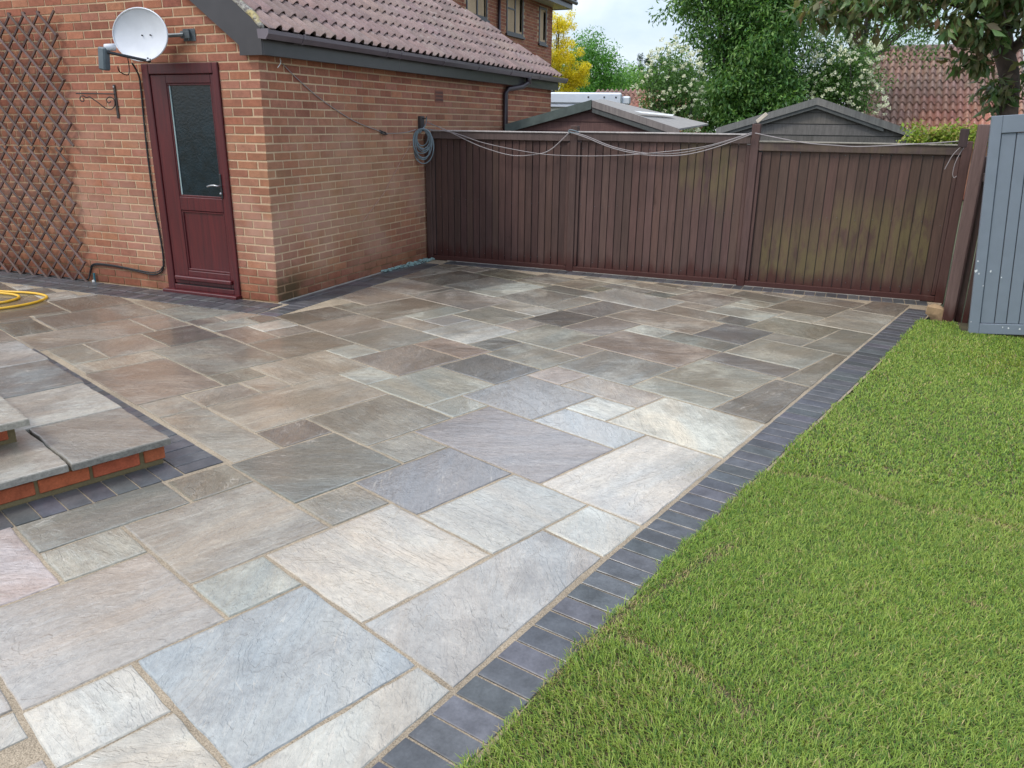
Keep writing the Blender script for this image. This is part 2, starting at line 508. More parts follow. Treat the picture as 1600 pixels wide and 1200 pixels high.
M['aluminium'] = simple('aluminium', (0.45, 0.46, 0.47), 0.35, metallic=0.8)

def mat_door():
    t = NT('rosewood_upvc')
    v, oi = t.obj_coord(11)
    g = t.noise(t.mapping(v, (14, 14, 0.8)), 2.5, 5, 0.6, 0.8)
    c = t.mix(t.ramp(g, [(0.3, 0.0), (0.7, 1.0)]), (0.050, 0.006, 0.009), (0.105, 0.011, 0.013))
    t.pri(c, 0.36, t.bump(g, 0.08, 0.002), spec=0.5)
    return t.m
M['door'] = mat_door()

# ------------------------------------------------------------------ mesh helpers
class MB:
    def __init__(s):
        s.v, s.f, s.c = [], [], []
    def poly(s, pts, col=None):
        k = len(s.v)
        s.v += [tuple(p) for p in pts]
        s.f.append(tuple(range(k, k + len(pts))))
        s.c.append(col)
    def box(s, x0, x1, y0, y1, z0, z1, col=None, mat=None):
        k = len(s.v)
        P = [(x, y, z) for z in (z0, z1) for y in (y0, y1) for x in (x0, x1)]
        if mat is not None:
            P = [tuple(mat @ Vector(p)) for p in P]
        s.v += P
        for q in ((0, 2, 3, 1), (4, 5, 7, 6), (0, 1, 5, 4), (2, 6, 7, 3), (0, 4, 6, 2), (1, 3, 7, 5)):
            s.f.append(tuple(k + i for i in q))
            s.c.append(col)
        return s
    def cbox(s, x0, x1, y0, y1, z0, z1, b=0.004, col=None, mat=None):
        """box with all edges chamfered"""
        k = len(s.v)
        P = []
        idx = {}
        for ix, X in enumerate((x0, x1)):
            for iy, Y in enumerate((y0, y1)):
                for iz, Z in enumerate((z0, z1)):
                    sx, sy, sz = (1 if ix == 0 else -1), (1 if iy == 0 else -1), (1 if iz == 0 else -1)
                    idx[(ix, iy, iz, 'x')] = k + len(P); P.append((X, Y + sy * b, Z + sz * b))
                    idx[(ix, iy, iz, 'y')] = k + len(P); P.append((X + sx * b, Y, Z + sz * b))
                    idx[(ix, iy, iz, 'z')] = k + len(P); P.append((X + sx * b, Y + sy * b, Z))
        if mat is not None:
            P = [tuple(mat @ Vector(p)) for p in P]
        s.v += P
        g = lambda a, b_, c, d: idx[(a, b_, c, d)]
        F = []
        for i in (0, 1):
            q = [g(i, 0, 0, 'x'), g(i, 1, 0, 'x'), g(i, 1, 1, 'x'), g(i, 0, 1, 'x')]
            F.append(q if i else q[::-1])
            q = [g(0, i, 0, 'y'), g(0, i, 1, 'y'), g(1, i, 1, 'y'), g(1, i, 0, 'y')]
            F.append(q if i else q[::-1])
            q = [g(0, 0, i, 'z'), g(1, 0, i, 'z'), g(1, 1, i, 'z'), g(0, 1, i, 'z')]
            F.append(q if i else q[::-1])
        for a in (0, 1):
            for b_ in (0, 1):
                F.append([g(0, a, b_, 'y'), g(1, a, b_, 'y'), g(1, a, b_, 'z'), g(0, a, b_, 'z')][::1 if (a ^ b_) else -1])
                F.append([g(a, 0, b_, 'x'), g(a, 1, b_, 'x'), g(a, 1, b_, 'z'), g(a, 0, b_, 'z')][::-1 if (a ^ b_) else 1])
                F.append([g(a, b_, 0, 'x'), g(a, b_, 1, 'x'), g(a, b_, 1, 'y'), g(a, b_, 0, 'y')][::1 if (a ^ b_) else -1])
        for a in (0, 1):
            for b_ in (0, 1):
                for c in (0, 1):
                    F.append([g(a, b_, c, 'x'), g(a, b_, c, 'y'), g(a, b_, c, 'z')])
        for q in F:
            s.f.append(tuple(q))
            s.c.append(col)
        return s
    def tube(s, pts, r, n=6, taper=None, cap=True, col=None):
        pts = [Vector(p) for p in pts]
        rings = []
        prev = None
        for i, p in enumerate(pts):
            d = (pts[min(i + 1, len(pts) - 1)] - pts[max(i - 1, 0)]).normalized()
            if prev is None:
                a = d.orthogonal().normalized()
            else:
                a = (prev - d * prev.dot(d))
                a = a.normalized() if a.length > 1e-6 else d.orthogonal().normalized()
            prev = a
            b = d.cross(a)
            rr = r if taper is None else taper[i]
            k = len(s.v)
            for j in range(n):
                t = 2 * math.pi * j / n
                s.v.append(tuple(p + (a * math.cos(t) + b * math.sin(t)) * rr))
            rings.append(k)
        for i in range(len(rings) - 1):
            for j in range(n):
                s.f.append((rings[i] + j, rings[i] + (j + 1) % n, rings[i + 1] + (j + 1) % n, rings[i + 1] + j))
                s.c.append(col)
        if cap:
            s.f.append(tuple(rings[0] + j for j in range(n))[::-1]); s.c.append(col)
            s.f.append(tuple(rings[-1] + j for j in range(n))); s.c.append(col)
        return s
    def mesh(s, name, mat, smooth=False, fix=False):
        me = bpy.data.meshes.new(name)
        me.from_pydata(s.v, [], s.f)
        if any(c is not None for c in s.c):
            at = me.color_attributes.new('Col', 'FLOAT_COLOR', 'CORNER')
            arr = []
            for f, c in zip(s.f, s.c):
                arr += list((*(c or (1, 1, 1)), 1)) * len(f)
            at.data.foreach_set('color', arr)
        if fix:
            bm = bmesh.new()
            bm.from_mesh(me)
            bmesh.ops.remove_doubles(bm, verts=bm.verts, dist=1e-5)
            bmesh.ops.recalc_face_normals(bm, faces=bm.faces)
            bm.to_mesh(me)
            bm.free()
        if smooth:
            me.polygons.foreach_set('use_smooth', [True] * len(me.polygons))
        if mat:
            me.materials.append(mat)
        me.update()
        return me
    def build(s, name, mat, parent=None, smooth=False, fix=False, color=None, loc=None):
        return place(name, s.mesh(name, mat, smooth, fix), parent, loc, color)

def place(name, me, parent=None, loc=None, color=None, rot=None):
    o = bpy.data.objects.new(name, me)
    COL.objects.link(o)
    if parent is not None:
        o.parent = parent
    if loc is not None:
        o.location = loc
    if rot is not None:
        o.rotation_euler = rot
    if color is not None:
        o.color = (*color, 1)
    return o

def tag(o, label=None, cat=None, group=None, kind=None):
    if label: o['label'] = label
    if cat: o['category'] = cat
    if group: o['group'] = group
    if kind: o['kind'] = kind
    return o

def thing(name, label, cat, loc=(0, 0, 0), group=None):
    """an Empty at the base of a thing; parts below are given in world coordinates, so it stays at its place through matrix_parent_inverse"""
    o = bpy.data.objects.new(name, None)
    COL.objects.link(o)
    o.empty_display_size = 0.1
    tag(o, label, cat, group)
    return o

def struct(name):
    o = bpy.data.objects.new(name, None)
    COL.objects.link(o)
    o['kind'] = 'structure'
    return o

def lin(c):
    c /= 255.0
    return c / 12.92 if c <= 0.04045 else ((c + 0.055) / 1.055) ** 2.4

def jit(c, a=0.08, h=0.03):
    k = 1 + random.uniform(-a, a)
    return tuple(max(0.003, x * k * (1 + random.uniform(-h, h))) for x in c)

def smooth_path(pts, n=6):
    """Catmull-Rom through the points"""
    P = [Vector(p) for p in pts]
    out = []
    for i in range(len(P) - 1):
        p0 = P[max(i - 1, 0)]; p1 = P[i]; p2 = P[i + 1]; p3 = P[min(i + 2, len(P) - 1)]
        for j in range(n):
            t = j / n
            out.append(0.5 * ((2 * p1) + (p2 - p0) * t + (2 * p0 - 5 * p1 + 4 * p2 - p3) * t * t + (3 * p1 - p0 - 3 * p2 + p3) * t ** 3))
    out.append(P[-1])
    return out

# ================================================================== GROUND
g = MB()
g.poly([(-300, -300, -0.14), (300, -300, -0.14), (300, 300, -0.14), (-300, 300, -0.14)])
go = g.build('ground', M['ground'])
go['kind'] = 'structure'

# ------------------------------------------------------------------ patio
patio = struct('patio')
patio['label'] = 'wet riven sandstone patio with sandy joints'
bed = MB()
bed.poly([(x, y, -0.0055) for x, y in ((-4.6, -5.8), (3.78, -5.8), (4.08, -4.45), (4.31, -3.31), (5.76, 2.82), (5.76, 2.95), (0.0, 2.95), (0.0, 0.0), (-4.6, 0))])
bed.build('joint_sand', M['joint'], patio)

SLABS = [   # red, green, blue: stone with sky and fence reflections painted in, then the corners x, y in metres
    (172, 184, 192, 2.949, -4.337, 3.160, -3.774, 3.757, -3.997, 3.547, -4.561),
    (212, 210, 200, 2.835, -4.641, 2.942, -4.356, 3.215, -4.458, 3.108, -4.743),
    (210, 205, 190, 3.120, -4.748, 3.227, -4.462, 3.517, -4.570, 3.410, -4.857),
    (200, 198, 188, 3.561, -4.559, 3.769, -4.002, 3.911, -4.055, 3.789, -4.644),
    (205, 195, 185, 2.246, -4.415, 2.463, -3.834, 3.042, -4.051, 2.825, -4.631),
    (215, 195, 195, 1.666, -4.201, 1.773, -3.914, 2.340, -4.126, 2.233, -4.413),
    (150, 150, 138, 1.798, -3.909, 2.012, -3.335, 2.290, -3.439, 2.075, -4.013),
    (150, 143, 122, 2.039, -3.331, 2.142, -3.055, 2.398, -3.151, 2.295, -3.427),
    (175, 172, 155, 2.088, -4.017, 2.194, -3.733, 2.451, -3.830, 2.345, -4.114),
    (180, 168, 150, 2.198, -3.721, 2.410, -3.155, 2.986, -3.371, 2.774, -3.937),
    (185, 190, 178, 2.787, -3.941, 2.887, -3.672, 3.147, -3.769, 3.047, -4.038),
    (215, 203, 185, 2.892, -3.660, 3.108, -3.080, 3.696, -3.300, 3.480, -3.880),
    (160, 153, 135, 2.728, -3.261, 2.834, -2.978, 3.096, -3.076, 2.991, -3.359),
    (140, 143, 132, 2.165, -3.050, 2.377, -2.481, 2.929, -2.687, 2.716, -3.256),
    (133, 120, 106, 2.002, -2.666, 2.109, -2.380, 2.365, -2.476, 2.258, -2.762),
    (185, 172, 150, 1.465, -2.466, 1.786, -1.608, 2.310, -1.804, 1.990, -2.662),
    (180, 170, 150, 1.361, -2.724, 1.452, -2.478, 2.253, -2.777, 2.161, -3.023),
    (178, 170, 152, 1.071, -2.611, 1.160, -2.372, 1.439, -2.477, 1.350, -2.715),
    (165, 148, 130, 0.273, -2.317, 0.463, -1.807, 1.248, -2.101, 1.057, -2.610),
    (175, 163, 145, 1.177, -2.361, 1.302, -2.026, 1.577, -2.129, 1.452, -2.464),
    (185, 172, 150, 1.318, -2.018, 1.390, -1.826, 1.654, -1.924, 1.582, -2.117),
    (148, 143, 122, 1.040, -2.009, 1.143, -1.733, 1.366, -1.817, 1.263, -2.093),
    (152, 147, 130, 0.210, -1.699, 0.412, -1.160, 1.229, -1.466, 1.027, -2.004),
    (122, 122, 112, -0.242, -1.371, -0.098, -0.983, 0.395, -1.168, 0.250, -1.555),
    (172, 163, 148, -0.395, -1.779, -0.247, -1.383, 0.245, -1.567, 0.098, -1.963),
    (185, 172, 150, 0.020, -2.208, 0.206, -1.711, 0.451, -1.803, 0.265, -2.300),
    (180, 178, 160, -0.483, -2.015, -0.399, -1.791, 0.093, -1.975, 0.009, -2.199),
    (172, 163, 148, -1.032, -1.869, -0.734, -1.072, -0.217, -1.265, -0.515, -2.063),
    (172, 160, 146, -0.730, -1.060, -0.632, -0.797, -0.114, -0.991, -0.212, -1.253),
    (150, 155, 142, -0.764, -0.734, -0.657, -0.450, -0.071, -0.450, -0.249, -0.926),
    (150, 138, 118, -1.234, -0.550, -1.197, -0.450, -0.671, -0.450, -0.773, -0.722),
    (150, 143, 130, -1.469, -1.377, -1.176, -0.594, -0.644, -0.793, -0.937, -1.577),
    (135, 127, 113, -1.934, -0.880, -1.774, -0.450, -1.539, -0.450, -1.186, -0.582, -1.376, -1.089),
    (112, 117, 106, -1.546, -1.676, -1.447, -1.412, -0.945, -1.599, -1.044, -1.864),
    (150, 138, 118, 0.730, -1.265, 0.939, -0.706, 1.442, -0.895, 1.233, -1.454),
    (185, 190, 178, 1.362, -1.148, 1.454, -0.899, 1.736, -1.005, 1.643, -1.253),
    (150, 143, 130, -0.233, -0.919, -0.146, -0.687, 0.054, -0.761, -0.033, -0.994),
    (182, 166, 148, -0.141, -0.674, -0.057, -0.450, 0.130, -0.450, 0.165, -0.463, 0.059, -0.749),
    (185, 190, 178, -0.016, -0.986, 0.123, -0.614, 0.365, -0.705, 0.226, -1.077),
    (168, 150, 132, 0.238, -1.082, 0.333, -0.828, 0.812, -1.007, 0.717, -1.261),
    (212, 210, 200, 0.338, -0.815, 0.450, -0.514, 0.694, -0.605, 0.581, -0.906),
    (168, 150, 132, 0.593, -0.911, 0.702, -0.618, 0.926, -0.702, 0.817, -0.995),
    (170, 158, 142, 0.720, -0.611, 0.924, -0.065, 1.426, -0.253, 1.222, -0.799),
    (150, 138, 118, 0.721, 0.025, 0.999, 0.768, 1.492, 0.584, 1.214, -0.159),
    (180, 165, 145, 1.226, -0.164, 1.309, 0.057, 1.800, -0.126, 1.717, -0.348),
    (185, 183, 180, 1.557, -0.022, 1.670, 0.281, 1.917, 0.188, 1.804, -0.114),
    (185, 190, 178, 1.313, 0.069, 1.504, 0.580, 1.735, 0.493, 1.545, -0.017),
    (175, 172, 155, 1.674, 0.293, 1.840, 0.737, 2.342, 0.549, 2.176, 0.105),
    (198, 198, 190, 1.729, -0.352, 1.930, 0.183, 2.431, -0.004, 2.230, -0.539),
    (182, 166, 148, 2.189, 0.101, 2.307, 0.418, 2.554, 0.326, 2.435, 0.008),
    (112, 106, 95, 2.329, 0.424, 2.502, 0.885, 2.876, 0.746, 2.703, 0.284),
    (140, 133, 124, 2.524, 0.891, 2.728, 1.436, 3.090, 1.300, 2.887, 0.756),
    (150, 140, 130, 2.721, 0.277, 2.922, 0.812, 3.297, 0.671, 3.097, 0.136),
    (168, 168, 150, 2.366, -0.213, 2.566, 0.321, 3.093, 0.124, 2.893, -0.410),
    (130, 128, 115, 2.243, -0.544, 2.362, -0.225, 2.609, -0.318, 2.489, -0.636),
    (170, 140, 118, 1.859, -0.712, 1.957, -0.451, 2.478, -0.646, 2.380, -0.907),
    (152, 138, 124, 1.655, -1.257, 1.855, -0.724, 2.376, -0.919, 2.177, -1.452),
    (155, 150, 134, 1.234, -0.803, 1.438, -0.257, 1.945, -0.447, 1.741, -0.992),
    (185, 190, 178, 1.790, -1.596, 1.880, -1.355, 2.172, -1.464, 2.082, -1.705),
    (185, 172, 150, 1.147, -1.721, 1.357, -1.160, 1.868, -1.351, 1.658, -1.912),
    (190, 195, 180, 2.094, -1.710, 2.300, -1.159, 2.829, -1.357, 2.623, -1.907),
    (135, 137, 135, 2.305, -1.147, 2.463, -0.722, 2.992, -0.920, 2.834, -1.344),
    (165, 160, 140, 2.475, -0.712, 2.621, -0.322, 3.143, -0.518, 2.997, -0.908),
    (180, 165, 145, 2.905, -0.415, 3.004, -0.150, 3.246, -0.241, 3.147, -0.505),
    (165, 142, 122, 3.009, -0.138, 3.210, 0.400, 4.046, 0.087, 3.845, -0.451),
    (165, 165, 155, 3.056, -0.786, 3.258, -0.245, 3.840, -0.463, 3.638, -1.004),
    (190, 172, 160, 2.950, -1.071, 3.052, -0.799, 3.324, -0.900, 3.222, -1.173),
    (175, 175, 175, 2.738, -1.636, 2.945, -1.083, 3.497, -1.289, 3.290, -1.842),
    (185, 190, 178, 2.635, -1.912, 2.734, -1.648, 2.960, -1.733, 2.861, -1.997),
    (152, 147, 130, 2.113, -2.368, 2.322, -1.809, 2.857, -2.009, 2.648, -2.568),
    (160, 153, 135, 2.660, -2.573, 2.763, -2.297, 3.036, -2.400, 2.933, -2.675),
    (170, 163, 165, 2.767, -2.285, 2.972, -1.737, 3.842, -2.063, 3.637, -2.611),
    (150, 150, 155, 2.839, -2.966, 3.048, -2.404, 3.473, -2.563, 3.263, -3.124),
    (198, 198, 190, 3.275, -3.129, 3.485, -2.568, 3.911, -2.727, 3.701, -3.288),
    (222, 222, 210, 3.817, -3.015, 3.923, -2.731, 4.180, -2.827, 4.109, -3.125),
    (185, 183, 180, 3.492, -3.884, 3.812, -3.027, 4.101, -3.136, 3.913, -4.042),
    (215, 210, 202, 3.650, -2.615, 3.956, -1.797, 4.386, -1.958, 4.183, -2.815),
    (205, 212, 215, 3.302, -1.847, 3.399, -1.589, 3.943, -1.792, 3.847, -2.050),
    (222, 222, 210, 3.403, -1.576, 3.509, -1.294, 3.788, -1.399, 3.683, -1.681),
    (222, 218, 200, 3.695, -1.685, 3.907, -1.118, 4.531, -1.352, 4.390, -1.945),
    (190, 178, 165, 3.234, -1.177, 3.336, -0.905, 3.895, -1.114, 3.793, -1.386),
    (180, 182, 165, 3.650, -1.008, 3.748, -0.745, 4.303, -0.953, 4.205, -1.216),
    (168, 164, 142, 3.753, -0.733, 3.960, -0.179, 4.515, -0.387, 4.308, -0.941),
    (140, 133, 124, 3.965, -0.167, 4.058, 0.083, 4.638, -0.133, 4.544, -0.384),
    (180, 178, 160, 4.086, 0.087, 4.284, 0.615, 4.840, 0.407, 4.642, -0.121),
    (135, 127, 113, 4.217, -1.220, 4.508, -0.442, 4.727, -0.524, 4.534, -1.339),
    (150, 142, 122, 4.537, -0.439, 4.852, 0.403, 4.940, 0.370, 4.730, -0.511),
    (150, 148, 132, 4.611, 0.507, 4.888, 1.247, 5.127, 1.158, 4.943, 0.383),
    (190, 182, 162, 4.645, 1.352, 4.920, 2.087, 5.313, 1.940, 5.130, 1.170),
    (165, 155, 138, 4.952, 2.089, 5.143, 2.600, 5.306, 2.600, 5.457, 2.544, 5.316, 1.953),
    (148, 143, 122, 4.127, 0.975, 4.310, 1.463, 4.876, 1.252, 4.694, 0.764),
    (165, 160, 145, 4.288, 0.628, 4.378, 0.868, 4.689, 0.751, 4.599, 0.511),
    (125, 128, 128, 3.761, 0.512, 3.953, 1.026, 4.366, 0.872, 4.174, 0.358),
    (140, 142, 128, 3.533, 0.293, 3.629, 0.548, 4.169, 0.346, 4.074, 0.091),
    (185, 190, 178, 3.214, 0.412, 3.310, 0.667, 3.616, 0.552, 3.521, 0.298),
    (175, 160, 140, 2.932, 0.822, 3.109, 1.293, 3.925, 0.988, 3.749, 0.517),
    (130, 132, 125, 3.846, 1.080, 3.940, 1.331, 4.209, 1.230, 4.115, 0.980),
    (162, 148, 128, 3.284, 1.241, 3.394, 1.535, 3.928, 1.336, 3.818, 1.042),
    (185, 190, 178, 3.713, 1.430, 3.839, 1.769, 4.340, 1.582, 4.214, 1.243),
    (190, 182, 162, 4.314, 1.476, 4.412, 1.736, 4.730, 1.617, 4.633, 1.357),
    (150, 138, 118, 4.207, 1.826, 4.403, 2.349, 4.930, 2.152, 4.735, 1.629),
    (160, 148, 134, 3.263, 1.841, 3.448, 2.338, 3.966, 2.144, 3.780, 1.648),
    (180, 165, 145, 3.398, 1.548, 3.473, 1.749, 3.776, 1.636, 3.701, 1.434),
    (198, 198, 190, 2.462, 1.549, 2.651, 2.056, 3.461, 1.753, 3.272, 1.246),
    (112, 117, 106, 3.000, 1.940, 3.070, 2.127, 3.316, 2.035, 3.246, 1.848),
    (140, 138, 112, 2.393, 1.891, 2.479, 2.120, 2.639, 2.061, 2.553, 1.831),
    (190, 182, 162, 2.162, 2.480, 2.207, 2.600, 2.622, 2.600, 2.808, 2.531, 2.712, 2.275),
    (190, 182, 162, 2.724, 2.270, 2.820, 2.526, 3.416, 2.303, 3.320, 2.047),
    (160, 155, 142, 1.722, 1.133, 1.939, 1.713, 2.461, 1.518, 2.244, 0.938),
    (185, 172, 150, 1.845, 0.749, 1.951, 1.032, 2.220, 0.931, 2.114, 0.648),
    (165, 160, 145, 2.257, 0.935, 2.479, 1.529, 2.698, 1.447, 2.476, 0.853),
    (125, 115, 98, 0.478, 1.579, 0.743, 2.290, 1.240, 2.104, 0.974, 1.393),
    (150, 148, 138, 0.992, 1.404, 1.252, 2.100, 1.609, 1.966, 1.349, 1.271),
    (165, 155, 145, 0.999, 0.782, 1.197, 1.313, 1.938, 1.036, 1.740, 0.505),
    (182, 166, 148, 0.340, 1.040, 0.991, 0.797, 0.792, 0.266, 0.340, 0.435),
    (150, 143, 130, 0.340, 2.428, 0.727, 2.283, 0.465, 1.584, 0.340, 1.631),
    (182, 166, 148, 0.743, 2.304, 0.827, 2.529, 1.027, 2.454, 0.943, 2.229),
    (140, 138, 112, 0.955, 2.225, 1.095, 2.600, 1.137, 2.600, 1.660, 2.404, 1.515, 2.015),
    (150, 143, 130, 1.571, 2.129, 1.722, 2.531, 2.115, 2.384, 1.965, 1.982),
    (165, 152, 128, 1.986, 1.999, 2.160, 2.467, 2.541, 2.325, 2.366, 1.857),
    (140, 138, 130, 2.483, 2.133, 2.553, 2.320, 3.058, 2.132, 2.988, 1.944),
    (185, 172, 150, 3.458, 2.348, 3.543, 2.576, 3.853, 2.460, 3.768, 2.232),
    (150, 148, 132, 3.780, 2.228, 3.896, 2.538, 4.391, 2.354, 4.274, 2.043),
    (180, 178, 160, 3.898, 1.926, 3.978, 2.140, 4.270, 2.031, 4.190, 1.817),
    (165, 155, 138, 4.426, 2.354, 4.518, 2.600, 4.656, 2.600, 5.071, 2.445, 4.962, 2.154),
    (185, 190, 178, 1.361, 1.266, 1.624, 1.969, 1.973, 1.839, 1.710, 1.136),
    (205, 195, 185, 1.254, -5.373, 1.460, -4.823, 1.588, -4.871, 1.383, -5.421),
    (210, 205, 190, 1.412, -5.379, 1.618, -4.829, 1.699, -4.859, 1.494, -5.409),
    (212, 210, 200, 1.523, -5.367, 1.834, -4.536, 1.962, -4.584, 1.652, -5.415),
    (200, 198, 188, 1.681, -5.373, 1.782, -5.104, 1.910, -5.152, 1.810, -5.421),
    (205, 195, 185, 1.839, -5.378, 2.150, -4.547, 2.232, -4.578, 1.921, -5.409),
    (210, 205, 190, 1.951, -5.366, 2.156, -4.817, 2.285, -4.865, 2.079, -5.414),
    (212, 210, 200, 2.109, -5.372, 2.433, -4.504, 2.562, -4.552, 2.237, -5.420),
    (200, 198, 188, 2.267, -5.378, 2.472, -4.828, 2.554, -4.859, 2.348, -5.408),
    (205, 195, 185, 2.378, -5.366, 2.668, -4.591, 2.796, -4.639, 2.506, -5.414),
    (210, 205, 190, 1.787, -5.092, 1.887, -4.823, 2.015, -4.871, 1.915, -5.140),
    (212, 210, 200, 2.536, -5.372, 2.636, -5.103, 2.765, -5.151, 2.664, -5.420),
    (200, 198, 188, 2.694, -5.377, 2.899, -4.828, 2.981, -4.858, 2.775, -5.408),
    (205, 195, 185, 2.805, -5.366, 3.042, -4.733, 3.170, -4.781, 2.933, -5.414),
    (210, 205, 190, 1.464, -4.811, 1.685, -4.222, 1.813, -4.270, 1.593, -4.859),
    (212, 210, 200, 2.963, -5.371, 3.182, -4.785, 3.310, -4.833, 3.091, -5.419),
    (200, 198, 188, 1.622, -4.817, 1.723, -4.548, 1.804, -4.578, 1.704, -4.847),
    (205, 195, 185, 3.121, -5.377, 3.323, -4.838, 3.405, -4.869, 3.204, -5.408),
    (210, 205, 190, 3.233, -5.366, 3.531, -4.569, 3.658, -4.616, 3.361, -5.413),
    (212, 210, 200, 1.892, -4.811, 2.059, -4.362, 2.188, -4.410, 2.020, -4.859),
    (200, 198, 188, 2.641, -5.091, 2.808, -4.644, 2.936, -4.692, 2.769, -5.139),
    (205, 195, 185, 3.390, -5.371, 3.673, -4.615, 3.786, -4.657, 3.764, -4.762, 3.519, -5.419),
    (210, 205, 190, 2.161, -4.804, 2.293, -4.451, 2.421, -4.499, 2.289, -4.852),
    (212, 210, 200, 1.727, -4.536, 1.825, -4.275, 1.907, -4.305, 1.809, -4.566),
    (200, 198, 188, 2.477, -4.816, 2.574, -4.556, 2.655, -4.587, 2.558, -4.846),
    (205, 195, 185, 1.839, -4.524, 1.919, -4.310, 2.047, -4.358, 1.967, -4.572),
    (150, 143, 130, -4.193, -0.667, -4.111, -0.450, -4.098, -0.450, -3.560, -0.651, -3.643, -0.873),
    (150, 138, 118, -3.631, -0.878, -3.530, -0.609, -2.980, -0.814, -3.081, -1.083),
    (150, 138, 118, -3.069, -1.088, -2.968, -0.819, -2.418, -1.024, -2.519, -1.293),
    (135, 127, 113, -2.507, -1.298, -2.304, -0.756, -1.754, -0.962, -1.957, -1.503),
    (135, 127, 113, -1.945, -1.508, -1.742, -0.966, -1.473, -1.067, -1.676, -1.608),
    (150, 143, 130, -1.664, -1.613, -1.567, -1.355, -1.455, -1.397, -1.552, -1.655),
    (140, 143, 132, -3.292, -0.684, -3.209, -0.462, -2.659, -0.668, -2.742, -0.890),
    (140, 143, 132, -2.730, -0.894, -2.563, -0.450, -2.527, -0.450, -2.243, -0.556, -2.414, -1.012),
    (175, 172, 155, -1.559, -1.332, -1.461, -1.071, -1.380, -1.101, -1.478, -1.362),
    (198, 198, 190, -2.876, -0.573, -2.830, -0.450, -2.813, -0.450, -2.606, -0.527, -2.654, -0.656),
    (198, 198, 190, -2.300, -0.744, -2.196, -0.467, -1.927, -0.567, -2.031, -0.844),
    (198, 198, 190, -2.019, -0.849, -1.869, -0.450, -1.813, -0.450, -1.791, -0.458, -1.947, -0.876),
    (140, 143, 132, 0.127, -0.602, 0.184, -0.450, 0.280, -0.450, 0.438, -0.509, 0.370, -0.693),
    (135, 127, 113, 0.340, -0.394, 0.520, 0.086, 0.912, -0.060, 0.711, -0.597, 0.340, -0.459),
    (150, 143, 122, 0.524, 0.098, 0.607, 0.321, 0.792, 0.252, 0.709, 0.029),
    (182, 166, 148, 0.347, 1.052, 0.531, 1.545, 1.081, 1.340, 0.897, 0.846),
    (150, 143, 130, 0.909, 0.842, 1.099, 1.350, 1.185, 1.318, 0.995, 0.809),
    (198, 198, 190, 2.127, 0.643, 2.233, 0.928, 2.471, 0.839, 2.364, 0.555),
    (140, 143, 132, 1.944, 1.725, 2.034, 1.967, 2.534, 1.780, 2.444, 1.538),
    (150, 143, 122, 0.340, 2.461, 0.392, 2.600, 0.452, 2.600, 0.668, 2.519, 0.603, 2.344, 0.340, 2.442),
    (150, 138, 118, 0.615, 2.339, 0.712, 2.600, 0.737, 2.600, 0.827, 2.566, 0.727, 2.297),
    (150, 143, 122, 1.530, 2.018, 1.567, 2.117, 2.014, 1.950, 1.977, 1.851),
    (150, 143, 130, 0.848, 2.535, 0.872, 2.600, 0.880, 2.600, 1.056, 2.534, 1.031, 2.466),
    (175, 172, 155, 3.844, 1.781, 3.889, 1.901, 4.139, 1.807, 4.094, 1.688),
    (172, 163, 148, 4.106, 1.683, 4.156, 1.816, 4.395, 1.727, 4.345, 1.594),
    (150, 143, 122, 2.965, 2.486, 3.007, 2.600, 3.022, 2.600, 3.278, 2.504, 3.234, 2.385),
    (172, 163, 148, 3.246, 2.381, 3.325, 2.593, 3.505, 2.526, 3.425, 2.313),
    (172, 163, 148, 4.084, 2.482, 4.128, 2.600, 4.164, 2.600, 4.462, 2.488, 4.414, 2.359),
]

def slab_mesh(poly, cx, cy, ang, top=0.0, th=0.03, wob=0.003, chip=0.0):
    """slab with an uneven dressed edge, in its own axes"""
    ca, sa = math.cos(-ang), math.sin(-ang)
    L = [((x - cx) * ca - (y - cy) * sa, (x - cx) * sa + (y - cy) * ca) for x, y in poly]
    area = sum(L[i][0] * L[(i + 1) % len(L)][1] - L[(i + 1) % len(L)][0] * L[i][1] for i in range(len(L)))
    if area < 0:
        L = L[::-1]
    ring = []
    for i in range(len(L)):
        p, q = Vector(L[i]), Vector(L[(i + 1) % len(L)])
        d = q - p
        ln = d.length
        if ln < 1e-4:
            continue
        nrm = Vector((d.y, -d.x)) / ln
        n = max(1, int(ln / 0.045))
        ph = random.uniform(0, 99)
        for j in range(n):
            t = j / n
            w = mnoise.noise(Vector((t * ln * 9 + ph, ph, 0))) * wob * 1.6 + random.uniform(-wob, wob) * 0.45
            if j == 0:
                w = -abs(w) - wob * 0.8
                ring.append(p + d * 0 + nrm * w * 0.5)
            else:
                ring.append(p + d * t + nrm * w)
    c = Vector((sum(p.x for p in ring) / len(ring), sum(p.y for p in ring) / len(ring)))
    k = len(ring)
    v, f = [], []
    def inset(p, a):
        d = (c - p)
        return p + d.normalized() * min(a, d.length * 0.3)
    r0 = [(p.x, p.y, top - th) for p in ring]
    r1 = [(p.x, p.y, top - 0.005 - random.uniform(0, 0.002)) for p in ring]
    r2 = [(*inset(p, 0.004), top - 0.0012) for p in ring]
    r3 = [(*inset(p, 0.013), top) for p in ring]
    v = r0 + r1 + r2 + r3
    for a in range(3):
        for i in range(k):
            j = (i + 1) % k
            f.append((a * k + i, a * k + j, (a + 1) * k + j, (a + 1) * k + i))
    f.append(tuple(3 * k + i for i in range(k)))
    return v, f

